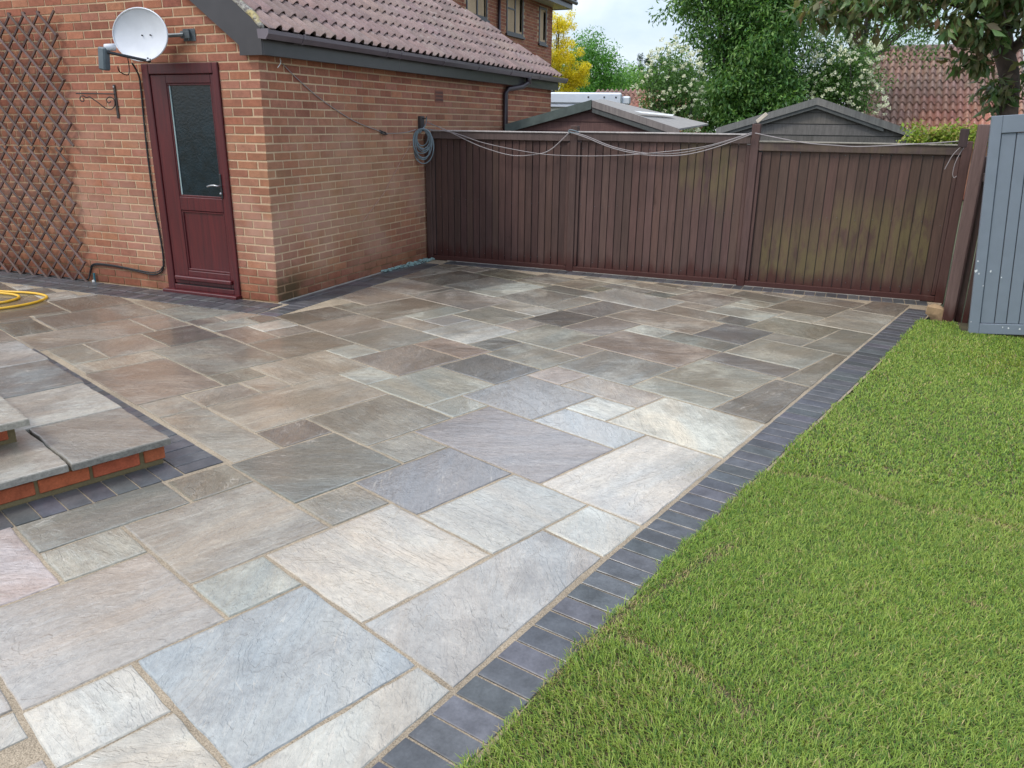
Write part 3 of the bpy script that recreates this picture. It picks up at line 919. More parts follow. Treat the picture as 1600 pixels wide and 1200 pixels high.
ANG = R(69.5)
def add_slab(poly, col, parent, top=0.0, th=0.03, ang=ANG, wob=0.0032, name='paving_slab', tilt=0.0035):
    cx = sum(p[0] for p in poly) / len(poly)
    cy = sum(p[1] for p in poly) / len(poly)
    v, f = slab_mesh(poly, cx, cy, ang, 0.0, th, wob)
    me = bpy.data.meshes.new(name)
    me.from_pydata(v, [], f)
    me.materials.append(M['slab'])
    me.materials.append(M['slab_edge'])
    nr_ = (len(v)) // 4
    for i_ in range(nr_ * 2):
        me.polygons[i_].material_index = 1
    o = place(name, me, parent, (cx, cy, top + random.uniform(-0.0008, 0.0008)), col)
    o.rotation_euler = (random.uniform(-tilt, tilt), random.uniform(-tilt, tilt), ang)
    return o

SLAB_K = 0.80
def slab_col(r, gg, b):
    m_ = (166, 153, 134)
    lum = 0.3 * r + 0.6 * gg + 0.1 * b
    c = [lin(0.10 * q + 0.90 * (0.62 * a + 0.38 * lum * w)) * SLAB_K for a, q, w in zip((r, gg, b), m_, (1.03, 1.0, 0.93))]
    return tuple(c)

for row in SLABS:
    q = row[3:]
    o = add_slab([(q[i], q[i + 1]) for i in range(0, len(q), 2)], slab_col(*row[:3]), patio)
    # some stones hold a shallow film of water
    o['film'] = 1.0 if tuple(row[:3]) in ((170, 163, 165), (150, 150, 155), (205, 195, 185), (205, 212, 215)) else (0.55 if tuple(row[:3]) in ((140, 143, 132), (175, 175, 175), (135, 137, 135), (215, 195, 195), (165, 165, 155), (190, 195, 180)) else 0.0)

# ------------------------------------------------------------------ block paver edging
edging = struct('paver_edging')
edging['label'] = 'dark blue-black block pavers edging the patio'
pv = MB().cbox(-0.0485, 0.0485, -0.0985, 0.0985, -0.05, 0.0, 0.0022)
PV = pv.mesh('block_paver', M['paver'])
pvc = MB().cbox(-0.016, 0.016, -0.0985, 0.0985, -0.05, 0.0, 0.003)
PVC = pvc.mesh('block_paver_cut', M['paver'])
PCOL = (0.068, 0.070, 0.074)
def paver(x, y, rot, z=0.0, me=None, col=None):
    o = place('block_paver', me or PV, edging, (x, y, z + random.uniform(-0.0012, 0.0012)), col or jit(PCOL, 0.28, 0.05))
    o.rotation_euler = (random.uniform(-0.006, 0.006), random.uniform(-0.006, 0.006), rot + random.uniform(-0.006, 0.006))
    return o

def run(p, q, offs, pitch=0.1055, half=None):
    """soldier course of pavers beside the line p-q; offs = centre offset to the right"""
    p, q = Vector(p), Vector(q)
    d = q - p
    L = d.length
    d /= L
    nr = Vector((d.y, -d.x))
    ang = math.atan2(d.y, d.x)
    n = int(L / pitch)
    for i in range(n):
        c = p + d * (pitch * (i + 0.5)) + nr * (offs - 0.015)
        paver(c.x, c.y, ang)
# lawn-side border
BI = [(3.84, -4.37), (4.06, -3.31), (5.435, 2.46)]
def polyrun(pts, offs, pitch=0.1055):
    P = [Vector(p) for p in pts]
    segs = [(P[i], P[i + 1], (P[i + 1] - P[i]).length) for i in range(len(P) - 1)]
    tot = sum(s[2] for s in segs)
    s = pitch / 2
    while s < tot - pitch / 2:
        r_ = s
        for (a, b, L) in segs:
            if r_ <= L:
                break
            r_ -= L
        d = (b - a) / L
        c = a + d * r_ + Vector((d.y, -d.x)) * offs
        paver(c.x, c.y, math.atan2(d.y, d.x))
        s += pitch
polyrun([BI[0], (3.955, -3.84), (4.055, -3.38), (4.11, -3.12), BI[2]], 0.122)
# two narrow cut pieces then whole blocks at the near end
d0 = (Vector(BI[1]) - Vector(BI[0])).normalized()
nr0 = Vector((d0.y, -d0.x))
p0 = Vector(BI[0])
a0_ = math.atan2(d0.y, d0.x)
for k_, off in enumerate((0.020, 0.057)):
    c = p0 - d0 * off + nr0 * 0.122
    paver(c.x, c.y, a0_, me=PVC, col=(0.05, 0.05, 0.062))
for i in range(6):
    c = p0 - d0 * (0.078 + 0.1055 * (i + 0.5)) + nr0 * 0.122
    paver(c.x, c.y, a0_)
# along the fence
for i in range(51):
    x = 0.40 + i * 0.1035
    paver(x, 2.715, 0)
# along the garage side wall: stretchers then soldiers
y = -0.40
while y < 2.6:
    paver(0.232, y, math.pi / 2)
    y += 0.1035
y = 0.10
while y < 2.65:
    paver(0.078, y, 0)
    y += 0.2035
# along the gable wall
x = 0.06
while x > -4.0:
    paver(x, -0.345, 0.0)
    paver(x - 0.03, -0.14, 0.0, z=0.0006)
    x -= 0.1035
# round the step: front row and side row (patio axes)
AX = Vector((math.cos(ANG), math.sin(ANG)))
BX = Vector((math.sin(ANG), -math.cos(ANG)))
def ab(a, b):
    return AX * a + BX * b
for i in range(13):
    c = ab(-2.36 - 0.1035 * i, 2.945)
    paver(c.x, c.y, ANG)
for i in range(28):
    c = ab(-2.205, 2.99 - 0.1035 * i)
    paver(c.x, c.y, ANG + math.pi / 2)

# ------------------------------------------------------------------ raised steps
def box_ab(a0, a1, b0, b1):
    return [tuple(ab(a0, b0)), tuple(ab(a1, b0)), tuple(ab(a1, b1)), tuple(ab(a0, b1))]
def prism_ab(mb, a0, a1, b0, b1, z0, z1):
    p = box_ab(a0, a1, b0, b1)[::-1]
    lo = [(x, y, z0) for x, y in p]
    hi = [(x, y, z1) for x, y in p]
    k = len(mb.v)
    mb.v += lo + hi
    mb.f += [(k + 3, k + 2, k + 1, k), (k + 4, k + 5, k + 6, k + 7)] + [(k + i, k + (i + 1) % 4, k + 4 + (i + 1) % 4, k + 4 + i) for i in range(4)]
    mb.c += [None] * 6

steps = thing('garden_steps', 'two low brick garden steps topped with riven grey sandstone slabs', 'steps')
core = MB()
prism_ab(core, -4.4, -2.319, -0.6, 2.838, -0.05, 0.104)
prism_ab(core, -4.4, -2.83, -0.2, 2.43, 0.1, 0.246)
core.build('core', M['step_mortar'], steps)
SB = MB().cbox(-0.1065, 0.1065, -0.05, 0.05, 0.0, 0.065, 0.004).mesh('brick', M['step_brick'])
SBH = MB().cbox(-0.05, 0.05, -0.05, 0.05, 0.0, 0.065, 0.004).mesh('brick_half', M['step_brick'])
RED = (0.46, 0.125, 0.055)
def step_brick(a, b, z, rot, me=None):
    c = ab(a, b)
    o = place('brick', me or SB, steps, (c.x, c.y, z), jit(RED, 0.12, 0.06))
    o.rotation_euler = (0, 0, rot)
# lower step front: a half brick at the corner then stretchers
step_brick(-2.358, 2.796, 0.022, ANG, SBH)
for i in range(8):
    step_brick(-2.537 - 0.229 * i, 2.796 + random.uniform(-0.002, 0.002), 0.022, ANG)
for i in range(13):
    step_brick(-2.362, 2.62 - 0.229 * i, 0.022, ANG + math.pi / 2)
for i in range(6):
    step_brick(-2.97 - 0.229 * i, 2.392, 0.163, ANG)
for i in range(8):
    step_brick(-2.872, 2.29 - 0.229 * i, 0.163, ANG + math.pi / 2)
# slabs of the lower step: (a0,a1,b0,b1,colour)
for a0, a1, b0, b1, hx in ((-2.74, -2.29, 2.285, 2.895, (150, 147, 138)), (-3.35, -2.75, 2.25, 2.885, (176, 172, 162)), (-2.90, -2.28, 1.695, 2.277, (189, 186, 176)),
                           (-2.90, -2.27, 1.04, 1.687, (133, 140, 140)), (-2.90, -2.26, 0.40, 1.032, (180, 182, 180)), (-2.90, -2.26, -0.24, 0.392, (154, 149, 138)),
                           (-3.96, -3.358, 2.25, 2.885, (163, 157, 146))):
    add_slab(box_ab(a0, a1, b0, b1), slab_col(*hx), steps, 0.140, 0.034, wob=0.0045, name='tread_slab', tilt=0.001)
for a0, a1, b0, b1, hx in ((-3.39, -2.79, 1.98, 2.56, (184, 179, 164)), (-3.39, -2.79, 1.39, 1.972, (169, 167, 156)), (-3.39, -2.79, 0.8, 1.382, (154, 150, 140)), (-4.0, -3.398, 1.98, 2.56, (154, 150, 140))):
    add_slab(box_ab(a0, a1, b0, b1), slab_col(*hx), steps, 0.283, 0.034, wob=0.0045, name='tread_slab', tilt=0.001)

# ================================================================== GARAGE
garage = thing('brick_garage', 'single storey red brick garage with brown interlocking tiled roof', 'garage')
BCOLS = [(0.345, 0.140, 0.080), (0.315, 0.118, 0.070), (0.37, 0.158, 0.090), (0.31, 0.125, 0.082), (0.34, 0.145, 0.095), (0.26, 0.098, 0.062)]
def bcol():
    return jit(random.choice(BCOLS), 0.08, 0.03)
TAN = math.tan(R(36.8))
def roof_z(x):   # top of roof plane over the garage, at x
    return 2.348 + (0.20 - x) * TAN

wall = MB()
# gable wall mortar body with the door opening, 6 mm behind the brick faces
MO = 0.0025
def gz(x):
    return roof_z(x) - 0.10
wall.poly([(-7, MO, -0.1), (-1.335, MO, -0.1), (-1.335, MO, 2.10), (-0.44, MO, 2.10), (-0.44, MO, -0.1), (-MO, MO, -0.1), (-MO, MO, gz(0)), (-3.35, MO, gz(-3.35)), (-7, MO, 2.2)][::-1])
gw = wall.build('gable_wall', M['mortar'], garage)
sw = MB()
sw.poly([(-MO, MO, -0.1), (-MO, 7.15, -0.1), (-MO, 7.15, 2.30), (-MO, MO, 2.30)])
sw.poly([(-MO, 7.15, -0.1), (-7, 7.15, -0.1), (-7, 7.15, 2.3), (-MO, 7.15, 2.3)])
sw.poly([(-7, 7.15, -0.1), (-7, MO, -0.1), (-7, MO, 2.3), (-7, 7.15, 2.3)])
swo = sw.build('side_wall', M['mortar'], garage)

bricks = []   # (wall, u0, u1, z)  u along the wall
H = 0.075
for row in range(-1, 62):
    z = 2.1 - 0.075 * 28 + row * H      # bottom joint of the course
    k6 = (28 - 1 - row)                 # joint index above the course
    even = (k6 % 2 == 0)
    # side wall
    u = 0.1125 if even else 0.0
    if even:
        pass
    while u < 7.14 and z < 2.2:
        u1 = min(u + 0.215, 7.145)
        if u1 - u > 0.03:
            bricks.append(('s', u, u1, z))
        u += 0.225
    # gable wall right of the door and above
    u = 0.0 if even else -0.1125
    if not even and z < 2.6:
        pass
    segs = []
    uu = u
    while uu > -5.2:
        u1 = uu - 0.215
        segs.append((u1, uu))
        uu -= 0.225
    off = -0.046
    for (a, b) in segs:
        zt = z + H
        if zt > 0.0 and z < 2.09:
            if b < -1.335 + 0.02:
                bricks.append(('g', a + off, min(b + off, -1.335), z)) if b + off > a + off + 0.02 else None
                continue
            if a > -0.44 or b > -0.44:
                aa = max(a, -0.44)
                if b - aa > 0.02:
                    bricks.append(('g', aa, b, z))
                continue
            if a + off < -1.335 < b + off + 0.22:
                a2, b2 = a + off, min(b + off, -1.338)
                if b2 - a2 > 0.03:
                    bricks.append(('g', a2, b2, z))
            continue
        # above the door
        if z + 0.02 > gz(0.5 * (a + b)):
            continue
        bricks.append(('g', a, b, z))
# de-duplicate overlaps on the gable rows
seen = {}
clean = []
for w in bricks:
    if w[0] == 'g':
        key = round(w[3], 3)
        ok = True
        for (a, b) in seen.get(key, []):
            if min(b, w[2]) - max(a, w[1]) > 0.005:
                ok = False
        if not ok:
            continue
        seen.setdefault(key, []).append((w[1], w[2]))
    clean.append(w)
bricks = clean
def bdist(w):
    x, y = ((w[1] + w[2]) / 2, 0) if w[0] == 'g' else (0, (w[1] + w[2]) / 2)
    p = Vector((x, y, w[3] + 0.03)) - CAMP
    fac = abs(p.normalized().y if w[0] == 'g' else p.normalized().x)
    zf = p.dot(fw)
    px = p.dot(rt) / zf * 1224.5 + 800
    py = 600 - p.dot(up) / zf * 1224.5
    if px < -15 or py < -15 or px > 1600:
        return -1
    if w[0] == 's' and w[1] > 2.85:
        return (w[2] - w[1]) * fac / p.length ** 2 * (0.3 if w[3] > 1.5 else 0)
    return (w[2] - w[1]) * fac / p.length ** 2
bricks.sort(key=bdist, reverse=True)
BR_FULL = MB().cbox(-0.1055, 0.1055, -0.0015, 0.10, 0.0015, 0.0625, 0.002).mesh('brick', M['brick'])
BR_HALF = MB().cbox(-0.0495, 0.0495, -0.0015, 0.10, 0.0015, 0.0625, 0.002).mesh('brick_half', M['brick'])
rest = MB()
nb_ = 0
for w in bricks:
    L_ = w[2] - w[1]
    mid = (w[1] + w[2]) / 2
    zb = w[3] + 0.005
    if nb_ < 300 and L_ > 0.09 and bdist(w) > 0:
        me = BR_FULL if L_ > 0.16 else BR_HALF
        sx = L_ / (0.215 if L_ > 0.16 else 0.1025)
        if w[0] == 'g':
            o = place('brick', me, gw, (mid, 0, zb), bcol())
        else:
            o = place('brick', me, swo, (0, mid, zb), bcol())
            o.rotation_euler = (0, 0, math.pi / 2)
        o.scale = (sx, 1, 1)
        nb_ += 1
    else:
        f_ = random.uniform(0, 0.0012)
        if w[0] == 'g':
            rest.box(w[1] + 0.002, w[2] - 0.002, -0.0015 - f_, 0.05, zb + 0.0015, zb + 0.0625, bcol())
        else:
            rest.box(-0.05, 0.0015 + f_, w[1] + 0.002, w[2] - 0.002, zb + 0.0015, zb + 0.0625, bcol())
# header ends on the gable corner rows
ro = rest.build('brick_courses', M['brick_far'], garage)
ro['kind'] = 'stuff'

# air brick
ab_ = MB()
ab_.cbox(-0.05, 0.006, 3.13, 3.345, 1.855, 1.995, 0.003)
for i in range(6):
    for j in range(3):
        pass
abo = ab_.build('air_brick', M['terracotta'], garage)
sl = MB()
for i in range(7):
    for j in range(3):
        sl.box(0.004, 0.0085, 3.148 + i * 0.027, 3.158 + i * 0.027, 1.873 + j * 0.04, 1.898 + j * 0.04)
sl.build('slot', M['black_plastic'], abo)

# door
dr = MB()
X0, X1, ZT = -1.335, -0.44, 2.098
dr.cbox(X0, X0 + 0.085, -0.022, 0.06, -0.02, ZT, 0.006)
dr.cbox(X1 - 0.062, X1, -0.022, 0.06, -0.02, ZT, 0.006)
dr.cbox(X0 + 0.085, X1 - 0.062, -0.022, 0.06, ZT - 0.09, ZT, 0.006)
dr.cbox(X0 + 0.085, X1 - 0.062, -0.020, 0.06, 0.03, 0.075, 0.004)
door_frame = dr.build('door_frame', M['door'], garage)
sill = MB().cbox(X0 - 0.02, X1 + 0.01, -0.085, 0.02, -0.004, 0.030, 0.006)
sill.build('door_sill', M['door'], door_frame)
dl = MB()
lx0, lx1 = X0 + 0.087, X1 - 0.064
GX0, GX1, GZ0, GZ1 = -1.065, -0.545, 0.925, 1.93
dl.cbox(lx0, GX0, -0.008, 0.04, 0.085, 2.004, 0.005)
dl.cbox(GX1, lx1, -0.008, 0.04, 0.085, 2.004, 0.005)
dl.cbox(GX0, GX1, -0.008, 0.04, GZ1, 2.004, 0.005)
dl.cbox(GX0, GX1, -0.008, 0.04, 0.80, GZ0, 0.005)
dl.cbox(GX0, GX1, -0.008, 0.04, 0.085, 0.22, 0.005)
door = dl.build('door_leaf', M['door'], garage)
pn = MB().cbox(GX0 + 0.002, GX1 - 0.002, 0.010, 0.035, 0.222, 0.798, 0.003)
pn.build('door_panel', M['door'], door)
bead = MB()
for (a, b, c, d) in ((GX0, GX1, GZ1 - 0.018, GZ1), (GX0, GX1, GZ0, GZ0 + 0.018), (GX0, GX0 + 0.018, GZ0 + 0.018, GZ1 - 0.018), (GX1 - 0.018, GX1, GZ0 + 0.018, GZ1 - 0.018),
                     (GX0, GX1, 0.78, 0.798), (GX0, GX1, 0.222, 0.242), (GX0, GX0 + 0.018, 0.242, 0.78), (GX1 - 0.018, GX1, 0.242, 0.78)):
    bead.cbox(a + .001, b - .001, -0.002, 0.02, c, d, 0.004)
bead.build('glazing_bead', M['door'], door)
gl = MB().box(GX0 + 0.018, GX1 - 0.018, 0.012, 0.03, GZ0 + 0.018, GZ1 - 0.018)
gl.build('glass_pane', M['glass_dark'], door)
gsk = MB().box(GX0 + 0.019, GX0 + 0.031, 0.004, 0.0115, GZ0 + 0.02, GZ1 - 0.02)
gsk.build('pale_gasket', simple('pale_gasket', (0.28, 0.36, 0.36), 0.4), door)
wb_ = MB().cbox(lx0 + 0.03, lx1 - 0.01, -0.045, -0.008, 0.125, 0.165, 0.008)
wb_.build('weather_bar', M['door'], door)
gap_ = MB().box(lx0 + 0.02, lx1 - 0.02, -0.004, 0.02, 0.076, 0.084)
gap_.build('threshold_seal', M['black_plastic'], door)
hd = MB()
hd.cbox(-0.552, -0.528, -0.018, -0.008, 0.93, 1.15, 0.004)
hp = hd.build('handle_plate', M['black_plastic'], door)
hl = MB().tube(smooth_path([(-0.54, -0.018, 1.045), (-0.54, -0.06, 1.045), (-0.57, -0.068, 1.05), (-0.62, -0.066, 1.047), (-0.66, -0.06, 1.035)], 4), 0.008, 8)
hl.build('handle_lever', M['aluminium'], hp, smooth=True)
hk = MB().tube([(-0.54, -0.018, 0.975), (-0.54, -0.032, 0.975)], 0.011, 10)
hk.build('key_cylinder', M['aluminium'], hp, smooth=True)

# eaves: box fascia, barge board, mortar verge
fs = MB()
fs.cbox(0.085, 0.105, -0.052, 7.20, 2.142, 2.30, 0.003)
fs.box(-0.0, 0.086, -0.03, 7.19, 2.150, 2.165)
fs.build('fascia', M['fascia'], garage)
sg = MB()
sg.box(0.105, 0.1065, -0.0525, -0.0495, 2.143, 2.29)
for yy in (2.15, 4.6):
    sg.box(0.105, 0.1068, yy, yy + 0.004, 2.144, 2.29)
sg.build('fascia_seam', M['gutter'], garage)
bb = MB()
yb0, yb1 = -0.072, -0.050
low = [(0.105, 2.142), (-0.132, 2.142), (-0.132, 2.222), (-3.35, 2.222 + (3.35 - 0.132) * TAN)]
hi = [(-3.35, roof_z(-3.35) - 0.035), (0.07, roof_z(0.07) - 0.045), (0.105, roof_z(0.105) - 0.07)]
pol = low + hi
k = len(pol)
bb.v += [(x, yb0, z) for x, z in pol] + [(x, yb1, z) for x, z in pol]
bb.f.append(tuple(range(k))); bb.c.append(None)
bb.f.append(tuple(range(2 * k - 1, k - 1, -1))); bb.c.append(None)
for i in range(k):
    j = (i + 1) % k
    bb.f.append((j, i, i + k, j + k)); bb.c.append(None)
bb.build('barge_board', M['fascia'], garage, fix=True)
# boxed soffit between barge board and wall
sf = MB()
sf.box(-0.13, 0.09, -0.05, -0.0035, 2.146, 2.160)
sf.box(-3.2, -0.13, -0.05, -0.0035, 2.2, 2.21) if False else None
sf.build('soffit', M['fascia'], garage)
vm = MB()
n_ = 60
prev = None
for i in range(n_ + 1):
    x = 0.13 - i * (3.4 / n_)
    t1 = 0.046 + 0.010 * mnoise.noise(Vector((x * 14, 1, 0)))
    lowz = roof_z(x) - 0.048 - 0.02 * (1 if i < 2 else 0) + 0.006 * mnoise.noise(Vector((x * 9, 5, 0)))
    r = [(x, -0.060 - t1 * 0.35, lowz), (x, -0.075 - 0.004 * mnoise.noise(Vector((x * 30, 9, 0))), lowz + t1 * 0.5), (x, -0.062, lowz + t1 + 0.004), (x, -0.02, lowz + t1 + 0.004), (x, -0.02, lowz)]
    kk = len(vm.v)
    vm.v += r
    if prev is not None:
        for j in range(5):
            vm.f.append((prev + j, kk + j, kk + (j + 1) % 5, prev + (j + 1) % 5)); vm.c.append(None)
    else:
        vm.f.append(tuple(kk + j for j in range(5))); vm.c.append(None)
    prev = kk
vt = NT('lichened_verge')
p_ = vt.pos()
l1 = vt.noise(p_, 38, 5, 0.7)
l2 = vt.noise(p_, 5, 4, 0.6)
cc = vt.mix(vt.ramp(l1, [(0.42, 0.0), (0.52, 1.0)]), (0.16, 0.14, 0.13), (0.40, 0.38, 0.33))
cc = vt.mix(vt.ramp(l2, [(0.5, 0.0), (0.6, 0.85)]), cc, (0.50, 0.40, 0.17))
cc = vt.mix(vt.ramp(vt.noise(p_, 70, 3, 0.6), [(0.58, 0.0), (0.64, 0.8)]), cc, (0.06, 0.055, 0.05))
vt.pri(cc, 0.95, vt.bump(l1, 0.9, 0.006), spec=0.2)
vm.build('verge_mortar', vt.m, garage, smooth=True, fix=True)

# roof tiles: double roll interlocking
def roll_tile(w=0.31, length=0.29, rolls=2, rh=0.042, th=0.010, nose=0.030, kind='roll'):
    prof = []
    pw = w / rolls
    for r_ in range(rolls):
        b = r_ * pw
        if kind == 'roll':
            prof += [(b, 0.0), (b + pw * 0.44, 0.0)]
            for q in range(1, 6):
                t = q / 6
                prof.append((b + pw * (0.44 + 0.56 * t), rh * math.sin(math.pi * t) ** 0.8))
        else:
            for q in range(10):
                t = q / 10
                prof.append((b + pw * t, rh * (0.5 - 0.5 * math.cos(2 * math.pi * (t ** 0.8)))))
    prof.append((w, 0.0))
    v, f = [], []
    n = len(prof)
    for (vv, lift) in ((0.0, 0.0), (length - 0.006, nose), (length, nose - 0.003)):
        for (u_, h_) in prof:
            v.append((u_, vv, h_ + lift))
    for (u_, h_) in prof:
        v.append((u_, length, h_ + nose - th))
    for (u_, h_) in prof:
        v.append((u_, length - 0.09, h_ + nose * 0.69 - th))
    for a in range(4):
        for i in range(n - 1):
            f.append((a * n + i, (a + 1) * n + i, (a + 1) * n + i + 1, a * n + i + 1))
    # sides
    for i in (0, n - 1):
        q = (i, n + i, 3 * n + i, 4 * n + i)
        f.append(q if i else q[::-1])
    return v, f
tv, tf = roll_tile()
TILE = bpy.data.meshes.new('roof_tile')
TILE.from_pydata(tv, [], tf)
TILE.materials.append(M['tile'])
TILE.polygons.foreach_set('use_smooth', [True] * len(TILE.polygons))
try:
    TILE.set_sharp_from_angle(angle=R(40))
except Exception:
    pass

def tile_matrix(yy, x_nose, z_nose, length, tan):
    """tile local: u -> +y world, v -> down slope (+x, -z), w -> roof normal"""
    a = math.atan(tan)
    uax = Vector((0, 1, 0))
    vax = Vector((math.cos(a), 0, -math.sin(a)))
    wax = Vector((math.sin(a), 0, math.cos(a)))
    mm = Matrix.Identity(4)
    for i in range(3):
        mm[i][0], mm[i][1], mm[i][2] = uax[i], vax[i], wax[i]
    mm.translation = Vector((x_nose, yy, z_nose)) - vax * length - wax * 0.030
    return mm

roof = MB()
# dark sarking under the tiles, cut back at the far hip
roof.poly([(0.17, -0.05, roof_z(0.17) - 0.045), (0.17, 6.85, roof_z(0.17) - 0.045), (-3.3, 3.4, roof_z(-3.3) - 0.045), (-3.3, -0.05, roof_z(-3.3) - 0.045)])
roof.poly([(0.17, 6.85, roof_z(0.17) - 0.045), (-6.8, 6.95, 2.2), (-3.3, 3.4, roof_z(-3.3) - 0.045)])
roof.poly([(-3.3, -0.05, roof_z(-3.3) - 0.045), (-3.3, 3.4, roof_z(-3.3) - 0.045), (-6.8, 6.95, 2.2), (-6.8, -0.05, 2.2)])
ra = roof.build('roof', M['fascia'], garage)
TC = [(0.285, 0.200, 0.178), (0.27, 0.19, 0.172), (0.30, 0.208, 0.182), (0.25, 0.176, 0.158)]
gaug = 0.2
count = 0
tiles_rest = MB()
for row in range(17):
    xn = 0.20 - row * gaug
    zn = roof_z(xn) + 0.002
    yhip = 7.02 + xn * 1.0 - 0.05
    yhip = min(yhip, 7.16)
    yy = -0.058
    while yy < yhip - 0.1:
        if yy + 0.31 > yhip + 0.12:
            break
        mm = tile_matrix(yy, xn, zn, 0.29, TAN)
        if count < 290:
            o = place('roof_tile', TILE, ra, None, jit(random.choice(TC), 0.09, 0.03))
            o.matrix_local = mm
            count += 1
        else:
            kk = len(tiles_rest.v)
            tiles_rest.v += [tuple(mm @ Vector(p)) for p in tv]
            tiles_rest.f += [tuple(kk + i for i in q) for q in tf]
            tiles_rest.c += [None] * len(tf)
        yy += 0.31
if tiles_rest.v:
    to = tiles_rest.build('upper_tiles', M['tile'], ra, smooth=True, color=(0.30, 0.2, 0.175))
    to['kind'] = 'stuff'

# gutter: square-line profile with brackets
gt = MB()
prof = [(0.107, 2.335), (0.113, 2.27), (0.185, 2.262), (0.215, 2.30), (0.218, 2.330), (0.212, 2.332), (0.206, 2.302), (0.182, 2.268), (0.118, 2.276), (0.111, 2.335)]
ya, yb_ = -0.10, 7.33
k = len(prof)
gt.v += [(x, ya, z) for x, z in prof] + [(x, yb_, z) for x, z in prof]
for i in range(k):
    j = (i + 1) % k
    gt.f.append((i, j, j + k, i + k)); gt.c.append(None)
gut = gt.build('gutter', M['gutter'], garage, fix=True)
ec = MB()
for (y0_, y1_) in ((-0.115, -0.099), (7.33, 7.345)):
    pf = [(0.105, 2.338), (0.111, 2.266), (0.187, 2.257), (0.219, 2.298), (0.222, 2.338)]
    kk = len(ec.v)
    ec.v += [(x, y0_, z) for x, z in pf] + [(x, y1_, z) for x, z in pf]
    n5 = len(pf)
    ec.f.append(tuple(kk + i for i in range(n5))); ec.c.append(None)
    ec.f.append(tuple(kk + n5 + i for i in range(n5))[::-1]); ec.c.append(None)
    for i in range(n5):
        j = (i + 1) % n5
        ec.f.append((kk + j, kk + i, kk + i + n5, kk + j + n5)); ec.c.append(None)
ec.build('gutter_end_cap', M['gutter'], gut, fix=True)
for yk in (0.36, 1.75, 2.02, 3.0, 3.95, 5.0, 6.1):
    br = MB()
    pf = [(0.106, 2.26), (0.187, 2.255), (0.2205, 2.297), (0.2235, 2.337), (0.214, 2.339), (0.2175, 2.3), (0.185, 2.262), (0.106, 2.268)]
    kk = 0
    br.v += [(x, yk, z) for x, z in pf] + [(x, yk + 0.028, z) for x, z in pf]
    n8 = len(pf)
    for i in range(n8):
        j = (i + 1) % n8
        br.f.append((i, j, j + n8, i + n8)); br.c.append(None)
    br.f.append(tuple(range(n8))); br.c.append(None)
    br.f.append(tuple(range(2 * n8 - 1, n8 - 1, -1))); br.c.append(None)
    br.build('gutter_bracket', M['gutter'], gut, fix=True)
dp = MB()
dp.tube([(0.16, 5.75, 2.27), (0.16, 5.75, 2.19), (0.135, 5.55, 2.13), (0.06, 5.22, 2.09), (0.045, 5.17, 2.03), (0.045, 5.17, 0.0)], 0.036, 10)
dp.tube([(0.16, 5.75, 2.30), (0.16, 5.75, 2.18)], 0.045, 10)
dp.build('downpipe', M['pipe'], gut, smooth=True)

# stub of white cable under the fascia
tag(MB().tube(smooth_path([(0.03, 0.25, 2.14), (0.04, 0.24, 2.10), (0.035, 0.20, 2.06)], 3), 0.004, 6).build('cable_stub', M['white_bit'], smooth=True),
    'short white cable end poking out under the dark fascia near the corner', 'cable')

# ------------------------------------------------------------------ main house behind (two storeys)
house = thing('neighbour_house', 'two storey red brick house rising behind the garage roof', 'house')
XH = -3.6
hb = MB()
hb.box(-11, XH - 0.006, 8.2, 16.75, -0.1, 4.70)
hbo = hb.build('wall', M['mortar'], house)
hc = MB()
rb = 0
wins = [(11.30, 12.40, 3.90, 5.3, 'window'), (13.52, 14.60, 3.74, 5.3, 'w2'), (15.72, 16.28, 3.70, 4.62, 'w3')]
for row in range(36, 63):
    z = row * 0.075
    off = 0.1125 if row % 2 else 0
    y = 8.2 + off
    while y < 16.7:
        y1 = min(y + 0.215, 16.75)
        cut = any(a - 0.02 < (y + y1) / 2 < b + 0.02 and c < z + 0.04 < d for a, b, c, d, _ in wins)
        if not cut:
            hc.box(XH - 0.04, XH, y, y1, z, z + 0.063, bcol())
        y += 0.225
hco = hc.build('brick_courses', M['brick_far'], house)
hco['kind'] = 'stuff'
for (a, b, c, d, nm) in wins:
    fr = MB()
    f_ = 0.06
    fr.box(XH - 0.03, XH + 0.012, a, a + f_, c, d)
    fr.box(XH - 0.03, XH + 0.012, b - f_, b, c, d)
    fr.box(XH - 0.03, XH + 0.012, a + f_, b - f_, c, c + f_)
    fr.box(XH - 0.03, XH + 0.012, a + f_, b - f_, d - f_, d)
    if b - a > 0.9:
        fr.box(XH - 0.03, XH + 0.014, (a + b) / 2 - 0.03, (a + b) / 2 + 0.03, c + f_, d - f_)
        if nm == 'w2':
            fr.box(XH - 0.03, XH + 0.010, a + f_, (a + b) / 2 - 0.03, 4.30, 4.335)
    fo = fr.build('window', M['win_frame'], house)
    MB().box(XH - 0.025, XH - 0.012, a + f_, b - f_, c + f_, d - f_).build('pane', M['win_glass'], fo)
    MB().box(XH - 0.02, XH + 0.05, a - 0.05, b + 0.05, c - 0.05, c - 0.003).build('sill', M['win_frame'], fo)
    if nm != 'window':
        MB().box(XH - 0.0115, XH - 0.006, b - f_ - 0.16, b - f_ - 0.02, c + f_ + 0.05, d - f_ - 0.05).build('curtain', M['white_bit'], fo)
    else:
        MB().box(XH - 0.0115, XH - 0.006, b - f_ - 0.10, b - f_ - 0.02, c + f_, d - f_).build('curtain', M['white_bit'], fo)
MB().tube([(XH + 0.05, 12.98, 2.0), (XH + 0.05, 12.98, 4.75)], 0.038, 8).build('downpipe', M['pipe'], house, smooth=True)
hr = MB()
hr.box(-11.3, XH + 0.42, 7.9, 17.12, 4.70, 4.74)
hr.build('soffit', M['cream_clad'], house)
hf = MB()
